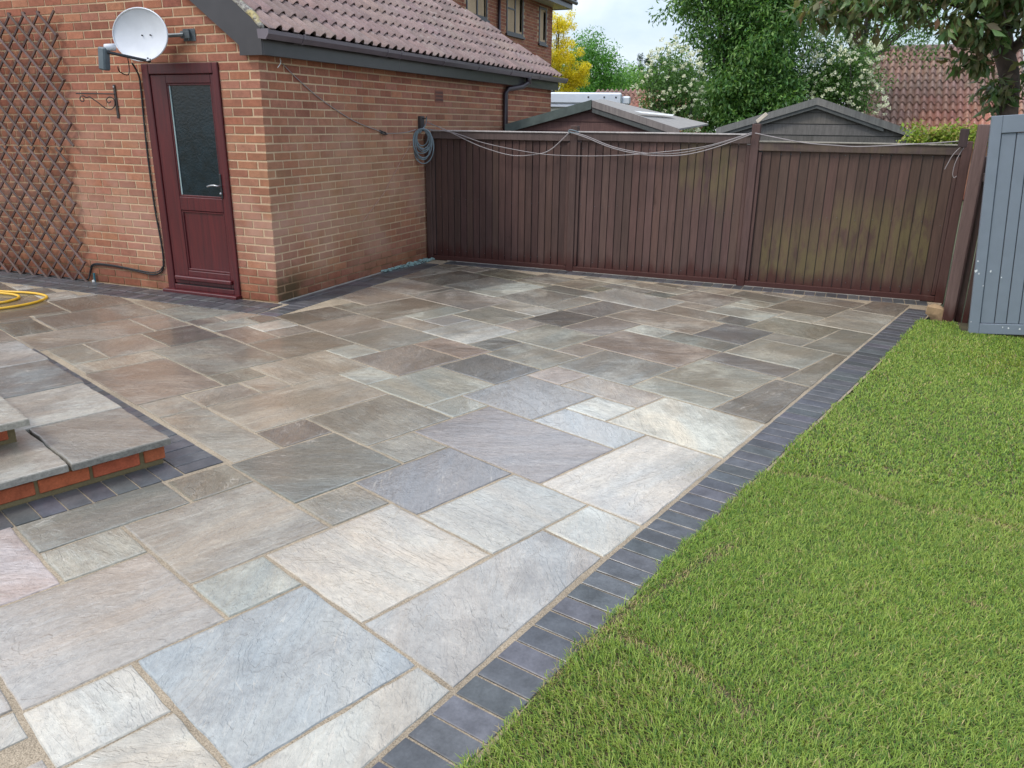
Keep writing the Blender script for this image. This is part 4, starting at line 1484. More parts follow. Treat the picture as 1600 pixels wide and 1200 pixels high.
hf.box(XH + 0.42, XH + 0.445, 7.9, 17.14, 4.68, 4.90)
hf.box(-11.3, XH + 0.42, 17.12, 17.14, 4.68, 4.90)
hf.build('fascia', M['fascia'], house)
MB().tube([(XH + 0.50, 7.8, 4.86), (XH + 0.50, 17.30, 4.86)], 0.055, 8).build('gutter', M['fascia'], house)
h2 = MB()
h2.poly([(XH + 0.55, 7.8, 4.92), (XH + 0.55, 17.3, 4.92), (-7.4, 17.3, 7.3), (-7.4, 7.8, 7.3)])
h2.poly([(-7.4, 17.3, 7.3), (XH + 0.55, 17.3, 4.92), (-11.3, 17.3, 4.92)])
h2.poly([(-7.4, 7.8, 7.3), (-7.4, 17.3, 7.3), (-11.3, 17.3, 4.92), (-11.3, 7.8, 4.92)])
h2.build('roof', M['far_roof'], house)

# ================================================================== WALL FITTINGS
# satellite dish
dish = thing('satellite_dish', 'round pale grey satellite dish on a wall bracket above the red door', 'satellite dish')
dc = Vector((-1.065, -0.235, 2.315))
axis = Vector((0.05, -1.0, 0.02)).normalized()
ux = Vector((1, 0.05, 0)).normalized()
uy = axis.cross(ux).normalized()
if uy.z < 0:
    uy = -uy
db = MB()
NR, NS = 7, 40
rad_x, rad_y = 0.300, 0.212
for side in (0, 1):
    for r_ in range(NR + 1):
        t = r_ / NR
        for s_ in range(NS):
            a = 2 * math.pi * s_ / NS
            p = dc + ux * (rad_x * t * math.cos(a)) + uy * (rad_y * t * math.sin(a)) + axis * (0.055 * (t * t) - 0.055 - side * 0.004)
            db.v.append(tuple(p))
K = (NR + 1) * NS
for side in (0, 1):
    for r_ in range(NR):
        for s_ in range(NS):
            q = (side * K + r_ * NS + s_, side * K + r_ * NS + (s_ + 1) % NS, side * K + (r_ + 1) * NS + (s_ + 1) % NS, side * K + (r_ + 1) * NS + s_)
            db.f.append(q if side == 0 else q[::-1]); db.c.append(None)
rim = [dc + ux * (rad_x * math.cos(2 * math.pi * s_ / NS)) + uy * (rad_y * math.sin(2 * math.pi * s_ / NS)) for s_ in range(NS)]
reflector = db.build('reflector', M['white_metal'], dish, smooth=True)
rm = MB()
rm.tube(rim + [rim[0]], 0.007, 6, cap=False)
rm.build('rim', M['white_metal'], reflector, smooth=True)
bt = MB()
for (u_, v_) in ((-0.02, 0.0), (0.075, 0.0), (0.055, -0.19), (0.09, -0.20)):
    c = dc + ux * u_ + uy * v_ + axis * (-0.052 + 0.05 * ((u_ / rad_x) ** 2 + (v_ / rad_y) ** 2))
    bt.tube([c, c + axis * 0.012], 0.006, 8)
bt.build('bolt', M['black_plastic'], reflector)
ar = MB()
e0 = dc + ux * 0.06 - uy * 0.215
e1 = dc - ux * 0.155 - uy * 0.16 + axis * 0.23
ar.tube([e0 - axis * 0.03, e1], 0.013, 6)
arm = ar.build('arm', M['black_plastic'], dish)
lb = MB()
hc_ = e1 + Vector((-0.03, 0.0, 0.0))
lb.cbox(-0.04, 0.04, -0.035, 0.035, -0.10, 0.085, 0.012, mat=Matrix.Translation(hc_ + Vector((-0.015, 0, -0.045))) @ Matrix.Rotation(R(8), 4, 'Y'))
lnb = lb.build('receiver', M['lnb'], arm)
MB().tube([hc_ + Vector((0.01, 0.0, 0.035)), hc_ + Vector((0.045, 0.075, 0.045))], 0.030, 12).build('feed_horn', M['white_metal'], lnb, smooth=True)
wbk = MB()
wbk.tube([dc + Vector((0.02, 0.06, 0)), dc + Vector((0.03, 0.15, 0.0)), (-0.76, -0.036, 2.325)], 0.017, 8)
wbk.cbox(-0.80, -0.70, -0.040, -0.032, 2.295, 2.355, 0.002)
wbk.cbox(-0.725, -0.715, -0.034, -0.004, 2.28, 2.37, 0.002)
wbk.cbox(-0.80, -0.66, -0.008, -0.003, 2.275, 2.375, 0.002)
wbk.build('wall_bracket', M['galv'], dish)

# black cable from the dish down beside the door and along to the trellis
cp = [(-1.345, -0.10, 2.10), (-1.36, -0.03, 2.0), (-1.374, -0.012, 1.88), (-1.388, -0.012, 1.6), (-1.397, -0.012, 1.31), (-1.398, -0.012, 1.0), (-1.392, -0.012, 0.77), (-1.372, -0.012, 0.52), (-1.366, -0.012, 0.34), (-1.385, -0.013, 0.22), (-1.44, -0.014, 0.165), (-1.54, -0.014, 0.143), (-1.70, -0.014, 0.155), (-1.90, -0.014, 0.175), (-2.12, -0.014, 0.188), (-2.33, -0.014, 0.178), (-2.40, -0.014, 0.125), (-2.43, -0.016, 0.06), (-2.46, -0.03, 0.012), (-2.60, -0.035, 0.008), (-2.9, -0.03, 0.008), (-3.5, -0.03, 0.008), (-4.2, -0.03, 0.008)]
cbm = MB().tube(smooth_path(cp, 5), 0.0085, 7)
tag(cbm.build('black_cable', M['black_plastic'], smooth=True), 'black cable running down the wall beside the red door and left towards the trellis', 'cable')
cp2 = [(p[0] + 0.006, p[1] - 0.008, p[2] + 0.016 + 0.006 * math.sin(i)) for i, p in enumerate(cp[9:17])]
tag(MB().tube(smooth_path(cp2, 5), 0.006, 6).build('thin_cable', M['black_plastic'], smooth=True), 'thinner black cable following the lower horizontal run left of the door', 'cable')
loop = [(-1.36, -0.25, 2.06), (-1.40, -0.20, 2.02), (-1.39, -0.12, 2.0), (-1.41, -0.08, 2.08), (-1.37, -0.12, 2.14)]
tag(MB().tube(smooth_path(loop, 5), 0.005, 6).build('dish_lead', M['black_plastic'], smooth=True), 'looped black lead hanging below the receiver of the satellite dish', 'cable')

# hanging basket bracket
hbk = thing('basket_bracket', 'scrolled wrought iron hanging basket bracket between trellis and door', 'bracket')
pl = MB()
pl.cbox(-1.728, -1.700, -0.012, -0.004, 1.625, 1.925, 0.002)
pl.build('wall_plate', M['iron'], hbk)
# the arm leans out to the left, nearly flat to the wall
def hk_(u_, z):   # u_ metres along the arm
    return (-1.714 - u_ * 0.90, -0.012 - u_ * 0.42, z)
arm_b = MB().tube([hk_(0, 1.842), hk_(0.36, 1.842)], 0.006, 6)
arm_b.build('arm', M['iron'], hbk)
sc = []
for i in range(22):
    t = i / 21
    a = math.pi * 2.2 * (1 - t) 
    sc.append(hk_(0.32 - 0.012 - 0.034 * (0.25 + 0.75 * t) * math.cos(a + 0.4), 1.79 + 0.036 * (0.25 + 0.75 * t) * math.sin(a + 0.4)))
s_mid = [hk_(0.24, 1.815), hk_(0.17, 1.765), hk_(0.10, 1.71), hk_(0.05, 1.705), hk_(0.015, 1.74), hk_(0.012, 1.79), hk_(0.05, 1.815), hk_(0.085, 1.79), hk_(0.07, 1.76), hk_(0.045, 1.775)]
MB().tube(sc + smooth_path(s_mid, 5), 0.005, 6).build('scroll', M['iron'], hbk, smooth=True)
MB().tube([(-1.712, -0.012, 1.905), (-1.712, -0.020, 1.905)], 0.008, 8).build('screw', M['aluminium'], hbk)

# trellis: two expanding panels of diagonal laths
def trellis(name, label, x_right, z0, z1, xoff, zc):
    t_ = thing(name, label, 'trellis', group=None)
    s = 0.2
    xl = -4.6
    for fam in (0, 1):
        # fam 0: '\' laths in front (x + z = c); fam 1: '/' laths behind (z - x = c)
        cs = []
        c = (x_right + zc) if fam == 0 else (zc - x_right)
        base = c
        for i in range(-30, 40):
            cc_ = base + s * i
            # clip lath to the panel rectangle
            pts = []
            if fam == 0:
                xa = max(xl, cc_ - z1); xb = min(x_right, cc_ - z0)
                if xb - xa < 0.08: continue
                pa, pb = (xa, cc_ - xa), (xb, cc_ - xb)
            else:
                xa = max(xl, z0 - cc_); xb = min(x_right, z1 - cc_)
                if xb - xa < 0.08: continue
                pa, pb = (xa, cc_ + xa), (xb, cc_ + xb)
            e = 0.012
            d = Vector((pb[0] - pa[0], 0, pb[1] - pa[1]))
            L = d.length + 2 * e
            ang = math.atan2(d.z, d.x)
            yc = -0.060 if fam == 0 else -0.044
            mm = Matrix.Translation(Vector(((pa[0] + pb[0]) / 2, yc, (pa[1] + pb[1]) / 2))) @ Matrix.Rotation(-ang, 4, 'Y')
            lb_ = MB().cbox(-L / 2, L / 2, -0.0075, 0.0075, -0.011, 0.011, 0.002)
            # grain of the shader runs along local z: lay the lath along z
            me = lb_.mesh('lath', M['trellis'])
            o = place('lath', me, t_, None, jit((0.085, 0.050, 0.042) if fam else (0.135, 0.092, 0.080), 0.2, 0.04))
            o.matrix_local = mm
    return t_
trellis('trellis_panel', 'upper brown diamond lath trellis fixed to the brick wall on the left', -2.315, 1.36, 2.568, 0, 2.568 - 0.0)
trellis('trellis_panel', 'lower brown diamond lath trellis reaching down to the dark pavers', -2.435, -0.0, 1.33, 0, 0.0)

# hook board and coiled rope where the fence meets the wall
hkb = thing('rope_hook_board', 'small dark timber hook block on the brick wall above the fence end', 'hook')
MB().cbox(0.0035, 0.045, 2.70, 2.79, 1.52, 1.69, 0.004).build('block', M['fascia'], hkb)
MB().tube([(0.04, 2.735, 1.66), (0.10, 2.735, 1.665), (0.105, 2.735, 1.69)], 0.006, 6).build('hook', M['iron'], hkb)
coil = MB()
for kx in range(9):
    rx = 0.135 - 0.006 * kx + random.uniform(-0.01, 0.01)
    rz = 0.185 - 0.011 * kx + random.uniform(-0.012, 0.012)
    cz = 1.545 - rz + random.uniform(0, 0.01)
    pts = []
    for i in range(30):
        a = 2 * math.pi * i / 30
        # hangs in a plane turned a little between the wall and the fence
        u_ = rx * math.sin(a) + 0.01 * math.sin(kx * 2 + a)
        pts.append((0.085 + 0.012 * math.sin(kx * 1.7 + a) + u_ * 0.62, 2.66 + u_ * 0.55 + 0.012 * math.cos(kx), cz + rz * math.cos(a)))
    coil.tube(pts + [pts[0]], 0.0068, 5, cap=False)
coil.tube(smooth_path([(0.10, 2.735, 1.68), (0.09, 2.73, 1.60), (0.08, 2.68, 1.55), (0.07, 2.62, 1.50)], 4), 0.007, 5)
tag(coil.build('rope_coil', M['rope'], smooth=True), 'coil of blue-grey rope hanging on the wall at the left end of the fence', 'rope')

tag(MB().tube(smooth_path([(0.012, 0.30, 2.10), (0.010, 0.47, 2.0), (0.010, 0.834, 1.819), (0.010, 1.353, 1.632), (0.012, 1.80, 1.535), (0.014, 1.955, 1.503), (0.016, 2.364, 1.507), (0.03, 2.60, 1.54)], 6), 0.0042, 5).build('wall_wire', M['wire'], smooth=True),
    'thin grey wire sagging across the side brick wall to the rope coil', 'wire')
kn_ = MB()
kn_.tube(smooth_path([(0.016, 1.84, 1.535), (0.02, 1.90, 1.52), (0.018, 1.97, 1.50), (0.02, 1.93, 1.515), (0.018, 1.86, 1.51), (0.02, 1.90, 1.495), (0.02, 1.99, 1.49)], 5), 0.006, 5)
tag(kn_.build('wire_connector', M['black_plastic'], smooth=True), 'small black knot joining the wires on the side wall', 'connector')
tag(MB().tube([(0.012, 2.52, 1.395), (0.009, 2.2, 1.13), (0.009, 1.908, 0.879), (0.010, 1.44, 0.60)], 0.0028, 4).build('slack_string', M['string']),
    'pinkish slack string hanging diagonally down the side brick wall', 'string')

# little teal pipe at the foot of the gable wall
pp = thing('capped_pipe', 'short teal pipe with a white end at the foot of the gable wall', 'pipe')
MB().tube([(-2.355, -0.02, 0.09), (-2.358, -0.022, -0.01)], 0.011, 8).build('pipe', simple('teal_plastic', (0.03, 0.13, 0.16), 0.4), pp)
MB().tube([(-2.36, -0.032, -0.01), (-2.362, -0.036, 0.018)], 0.014, 8).build('cap', M['white_bit'], pp)

# slate chippings and bits between wall and pavers
ch = MB()
for i in range(170):
    yy = random.uniform(1.75, 2.80)
    xx = random.uniform(0.0, 0.05 + 0.09 * (yy - 1.7))
    s_ = random.uniform(0.008, 0.019)
    mm = Matrix.Translation((xx, yy, 0.004 + random.uniform(0, 0.016))) @ Matrix.Rotation(random.uniform(0, 6.28), 4, 'Z') @ Matrix.Rotation(random.uniform(-0.7, 0.7), 4, 'X')
    ch.box(-s_, s_, -s_ * 0.6, s_ * 0.6, -s_ * 0.25, s_ * 0.25, mat=mm)
tag(ch.build('slate_chippings', M['slate_chip']), 'blue-green slate chippings along the foot of the side wall', 'chippings', kind='stuff')
mt = MB()
mt.box(-0.003, 0.024, 0.0, 2.75, -0.006, 0.003)
mt.box(0.30, 5.56, 2.822, 2.848, -0.006, 0.004)
mo = mt.build('mortar_fillet', simple('grey_mortar', (0.30, 0.285, 0.25), 0.9, bump=(90, 0.6)))
mo['kind'] = 'structure'

# ================================================================== FENCE
fence = thing('timber_fence', 'dark brown featheredge timber fence closing the far end of the patio', 'fence')
FC = (0.082, 0.048, 0.040)
YF = 2.87
posts = [(0.062, 0.075, 1.52), (1.895, 0.082, 1.625), (3.83, 0.082, 1.665), (5.73, 0.08, 1.53)]
for (x, w_, h_) in posts:
    o = MB().cbox(-w_ / 2, w_ / 2, -0.032, 0.05, 0.0, h_, 0.005).build('post', M['fence'], fence, color=jit(FC, 0.1), loc=(x, YF - 0.02, -0.02))
    o['algae'] = 0.0; o['algae_z'] = 0.5
ALG = {}
for b_ in range(3):
    xa = posts[b_][0] + posts[b_][1] / 2
    xb = posts[b_ + 1][0] - posts[b_ + 1][1] / 2
    zt = (1.53, 1.54, 1.475)[b_]
    # stiles, rails and gravel board
    for (p, q) in ((xa + 0.002, xa + 0.036), (xb - 0.036, xb - 0.002)):
        o = MB().cbox(p, q, YF - 0.036, YF - 0.012, 0.062, zt - 0.105, 0.003).build('stile', M['fence'], fence, color=jit(FC, 0.1))
        o['algae'] = 0.0; o['algae_z'] = 0.5
    o = MB().cbox(xa + 0.001, xb - 0.001, YF - 0.046, YF - 0.012, zt - 0.09, zt - 0.008, 0.004).build('top_rail', M['fence'], fence, color=jit((0.088, 0.062, 0.056), 0.08))
    o['algae'] = 0.5 if b_ == 2 else 0.0; o['algae_z'] = 1.45
    o = MB().cbox(xa + 0.001, xb - 0.001, YF - 0.060, YF + 0.02, zt - 0.007, zt + 0.008, 0.003).build('capping', M['shed_wood'], fence, color=(0.40, 0.37, 0.35) if b_ < 2 else (0.26, 0.24, 0.20))
    o = MB().cbox(xa + 0.001, xb - 0.001, YF - 0.048, YF - 0.012, 0.0, 0.055, 0.004).build('bottom_rail', M['fence'], fence, color=jit(FC, 0.1))
    o['algae'] = 0.0; o['algae_z'] = 0.5
    x = xa + 0.038
    w_ = (0.0835, 0.0835, 0.0925)[b_]
    n_ = int(round((xb - 0.038 - x) / w_))
    w_ = (xb - 0.038 - x) / n_
    for i in range(n_):
        xm = x + w_ * (i + 0.5)
        # featheredge: thick edge to the left, tapering under the next board
        t0, t1 = 0.015, 0.006
        v = []
        z0, z1 = 0.03, zt - 0.05 + random.uniform(-0.01, 0.0)
        lean = random.uniform(-0.0015, 0.0015)
        hw = w_ / 2
        for zz in (z0, z1):
            dx = lean if zz == z1 else 0
            v += [(-hw + 0.003 + dx, -t1, zz), (hw - 0.003 + dx, -t0, zz), (hw - 0.003 + dx, 0.0, zz), (-hw + 0.003 + dx, 0.0, zz)]
        me = bpy.data.meshes.new('board')
        me.from_pydata(v, [], [(0, 1, 2, 3)[::-1], (4, 5, 6, 7), (0, 1, 5, 4), (1, 2, 6, 5), (2, 3, 7, 6), (3, 0, 4, 7)])
        me.materials.append(M['fence'])
        cfac = (0.88, 1.0, 0.92)[b_]
        o = place('board', me, fence, (xm, YF - 0.004 + random.uniform(-0.002, 0.002), 0), jit((FC[0] * cfac, FC[1] * cfac, FC[2] * (cfac if b_ < 2 else 0.82)), 0.16, 0.04))
        al, az = 0.0, 0.9
        if b_ == 1:
            if 3.05 < xm < 3.30: al, az = 0.8, 1.25
            if 3.30 <= xm < 3.70: al, az = 1.0, 1.15
        if b_ == 2:
            if 4.0 < xm < 4.65: al, az = 1.1, 0.32
            if 4.65 <= xm < 5.35: al, az = 1.15, 0.55
            if 5.42 < xm < 5.54: al, az = 1.5, 0.6
        o['algae'] = al
        o['algae_z'] = az
NH = MB()
for i in range(66):
    xn_ = 0.13 + i * 0.0845 + random.uniform(-0.01, 0.01)
    for zn_ in (0.12, 0.75, 1.36):
        if random.random() < 0.7:
            zz_ = zn_ + random.uniform(-0.02, 0.02)
            NH.box(xn_ - 0.003, xn_ + 0.003, YF - 0.0225, YF - 0.018, zz_ - 0.003, zz_ + 0.003)
nho = NH.build('nail_heads', M['galv'], fence)
nho['kind'] = 'stuff'
MB().box(0.05, 5.70, YF + 0.001, YF + 0.018, 0.0, 1.44).build('backing', M['fascia'], fence)  # added dark sheet, stands in for the shadow lines between boards
# pale splintered batten end by the second post
o = MB().cbox(-0.02, 0.10, -0.02, 0.02, -0.018, 0.018, 0.003, mat=Matrix.Translation((3.84, YF - 0.02, 1.675)) @ Matrix.Rotation(R(-42), 4, 'Y')).build('batten_end', simple('bleached_timber', (0.50, 0.44, 0.36), 0.8, bump=(30, 0.4)), fence)

def wire(name, label, pts, r=0.0058, mat='wire', n=8):
    tag(MB().tube(smooth_path(pts, n), r, 5).build(name, M[mat], smooth=True), label, 'wire')
YW = 2.775
W_ = lambda pts: [(x, YW - 0.004 * (i % 2), z) for i, (x, z) in enumerate(pts)]
wire('fence_wire', 'grey wire dipping deepest across the left bay of the fence', W_([(0.09, 1.62), (0.357, 1.53), (0.60, 1.43), (0.85, 1.345), (1.175, 1.275), (1.45, 1.29), (1.64, 1.345), (1.86, 1.533)]))
wire('fence_wire', 'long shallow grey wire crossing from the rope coil past the first fence post', [(0.10, 2.76, 1.545), (0.44, 2.758, 1.51), (0.853, 2.756, 1.40), (1.488, 2.754, 1.305), (1.943, 2.752, 1.29), (2.4, 2.756, 1.305), (2.75, 2.762, 1.335), (3.333, 2.766, 1.415), (3.797, 2.772, 1.56)], 0.0045)
wire('fence_wire', 'upper grey wire sagging across the middle bay of the fence', W_([(1.87, 1.54), (2.05, 1.50), (2.376, 1.39), (2.731, 1.335), (3.072, 1.345), (3.4, 1.42), (3.797, 1.555)]))
wire('fence_wire', 'lower doubled grey wire close beneath the one in the middle bay', [(1.88, 2.765, 1.532), (2.05, 2.765, 1.485), (2.376, 2.765, 1.375), (2.731, 2.765, 1.318), (3.10, 2.765, 1.325), (3.42, 2.765, 1.40), (3.797, 2.765, 1.545)])
wire('fence_wire', 'grey wire looping along the right bay of the fence to the leaning post', W_([(3.828, 1.555), (4.264, 1.477), (4.6, 1.452), (4.85, 1.447), (5.395, 1.487), (5.70, 1.516)]))
wire('wire_tail', 'loose wire end curling down at the right end of the fence', [(5.70, 2.70, 1.50), (5.66, 2.70, 1.46), (5.61, 2.70, 1.39), (5.58, 2.70, 1.31), (5.565, 2.70, 1.26)], 0.004)
wire('wire_tail', 'hooked second wire tail hanging beside the leaning post', [(5.71, 2.69, 1.50), (5.67, 2.69, 1.42), (5.64, 2.69, 1.32), (5.635, 2.69, 1.23), (5.65, 2.69, 1.19), (5.672, 2.69, 1.205)], 0.004)
kp = MB()
kp.tube(smooth_path([(1.84, 2.79, 1.55), (1.88, 2.765, 1.56), (1.93, 2.77, 1.55), (1.96, 2.79, 1.535), (1.90, 2.765, 1.53), (1.85, 2.77, 1.54)], 5), 0.007, 5)
tag(kp.build('wire_knot', M['rope'], smooth=True), 'twist of rope tied round the first fence post', 'rope')

# right-hand return: post and boards running towards us
ret = thing('return_fence', 'dark weathered post and boards at the right corner behind the grey panel', 'fence')
def fbox(nm, a, col, al=0.0):
    o = MB().cbox(*a, 0.005).build(nm, M['fence'], ret, color=col)
    o['algae'] = al; o['algae_z'] = 0.4
    return o
fbox('post', (5.690, 5.775, 1.93, 2.02, -0.03, 1.655), (0.135, 0.088, 0.078))
yy = 2.045
for i in range(9):
    fbox('board', (5.80 + (0.012 if i % 2 else 0.0), 5.818 + (0.012 if i % 2 else 0.0), yy, yy + 0.088, -0.02, 1.40), jit((0.085, 0.052, 0.045), 0.2))
    yy += 0.09
for i in range(5):
    fbox('board', (5.80 + i * 0.052, 5.846 + i * 0.052, 2.005 - (i % 2) * 0.014, 2.022 - (i % 2) * 0.014, -0.02, 1.38), jit((0.080, 0.050, 0.042), 0.25))
fbox('rail', (5.79, 6.35, 1.965, 2.00, 1.20, 1.27), (0.13, 0.09, 0.08))
fbox('rail', (5.63, 5.70, 2.60, 2.66, 1.46, 1.62), (0.05, 0.032, 0.03))
fbox('board', (6.06, 7.6, 2.01, 2.03, -0.02, 1.38), (0.075, 0.048, 0.04))

# rubble stone at the foot of the post
rk = MB()
bm = bmesh.new()
bmesh.ops.create_icosphere(bm, subdivisions=2, radius=0.09)
for v_ in bm.verts:
    v_.co *= 1 + 0.55 * mnoise.noise(v_.co * 13 + Vector((3, 1, 2)))
    v_.co.z *= 1.1
    v_.co.y *= 0.6
    v_.co.x *= 0.95
me = bpy.data.meshes.new('stone')
bm.to_mesh(me); bm.free()
me.materials.append(M['stone'])
o = place('footing_stone', me, None, (5.655, 2.02, 0.045))
tag(o, 'rough ochre lump of footing at the base of the right fence post', 'stone')

# grey painted panel
gp = thing('grey_panel', 'grey painted tongue and groove panel leaning at the right edge of the lawn', 'panel')
PM = Matrix.Translation((5.852, 1.55, 0.004)) @ Matrix.Rotation(R(-4.4), 4, 'Y')
def gpart(nm, a, b=0.003, mat='grey_paint', par=None):
    o = place(nm, MB().cbox(*a, b).mesh(nm, M[mat]), par or gp, None, None)
    o.matrix_local = PM
    return o
gpart('frame_stile', (0.0, 0.075, -0.022, 0.03, 0.0, 1.715))
gpart('frame_stile', (0.925, 1.0, -0.022, 0.03, 0.0, 1.715))
gpart('frame_rail', (0.076, 0.924, -0.021, 0.03, 1.585, 1.715))
gpart('frame_rail', (0.076, 0.924, -0.021, 0.03, 0.0, 0.085))
wds = (0.105, 0.084, 0.088, 0.09, 0.095, 0.09, 0.1, 0.095, 0.095)
x = 0.078
for w_ in wds:
    gpart('tongue_board', (x, x + w_ - 0.005, -0.008, 0.012, 0.087, 1.583), 0.004)
    x += w_
gpart('backing', (0.076, 0.924, 0.0125, 0.02, 0.086, 1.584), 0.001, 'fascia')
for (a, b, r_) in ((0.012, 0.60, 0.006), (0.006, 0.52, 0.010), (0.03, 0.50, 0.006), (0.11, 0.52, 0.007), (0.07, 0.40, 0.004), (0.012, 0.10, 0.004), (0.28, 0.055, 0.006), (0.24, 0.06, 0.004), (0.36, 0.05, 0.006), (0.19, 0.47, 0.004)):
    cb = MB()
    pts = []
    for i in range(7):
        t = 2 * math.pi * i / 7
        rr = r_ * random.uniform(0.6, 1.4)
        pts.append((a + rr * math.cos(t), -0.0235, b + rr * 1.4 * math.sin(t)))
    cb.poly(pts)
    o = place('paint_chip', cb.mesh('paint_chip', M['chip']), gp)
    o.matrix_local = PM

# hose
hs = MB()
pts1 = [(-3.6, -0.98, 0.012), (-3.1, -0.86, 0.012), (-2.68, -0.80, 0.012), (-2.40, -0.735, 0.012), (-2.20, -0.74, 0.012), (-2.06, -0.80, 0.012), (-1.99, -0.90, 0.012), (-1.95, -1.03, 0.012), (-1.96, -1.18, 0.012), (-2.02, -1.33, 0.012), (-2.2, -1.52, 0.012), (-2.5, -1.62, 0.012), (-2.9, -1.6, 0.012), (-3.3, -1.3, 0.012), (-3.4, -1.05, 0.014), (-3.0, -0.93, 0.034), (-2.62, -0.87, 0.016), (-2.42, -0.855, 0.012), (-2.28, -0.92, 0.012), (-2.22, -1.03, 0.012), (-2.22, -1.14, 0.012), (-2.30, -1.26, 0.012), (-2.6, -1.38, 0.012), (-3.0, -1.32, 0.012)]
hs.tube(smooth_path(pts1, 8), 0.0115, 8)
tag(hs.build('garden_hose', M['hose'], smooth=True), 'yellow garden hose lying in loops on the slabs at the left edge', 'hose')

# ================================================================== LAWN
def border_x(y):
    pts = [(-6.5, 3.62), (-4.37, 4.08), (-3.9, 4.15), (-3.51, 4.245), (-2.68, 4.43), (-2.11, 4.585), (-1.56, 4.71), (-0.49, 4.985), (0.2, 5.145), (1.73, 5.46), (3.0, 5.8)]
    return np.interp(y, [p[0] for p in pts], [p[1] for p in pts])
soil = MB()
N_ = 60
pr = [(float(border_x(-6.5 + 8.4 * i / N_)) + 0.02, -6.5 + 8.4 * i / N_) for i in range(N_ + 1)]
pts = [(x, y, 0.004) for x, y in pr] + [(5.62, 1.93, 0.004), (9.0, 2.0, 0.004), (9.0, -6.5, 0.004)]
soil.poly(pts[::-1])
soil.poly([(p[0], p[1], p[2]) for p in [(x, y, -0.05) for x, y in pr[:2]] + [(9, -6.5, -0.05)]])
for i in range(N_):
    (xa, ya_), (xb, yb__) = pr[i], pr[i + 1]
    soil.poly([(xa, ya_, 0.004), (xa, ya_, -0.05), (xb, yb__, -0.05), (xb, yb__, 0.004)])
lawn_g = soil.build('lawn', M['soil'])
lawn_g['kind'] = 'structure'

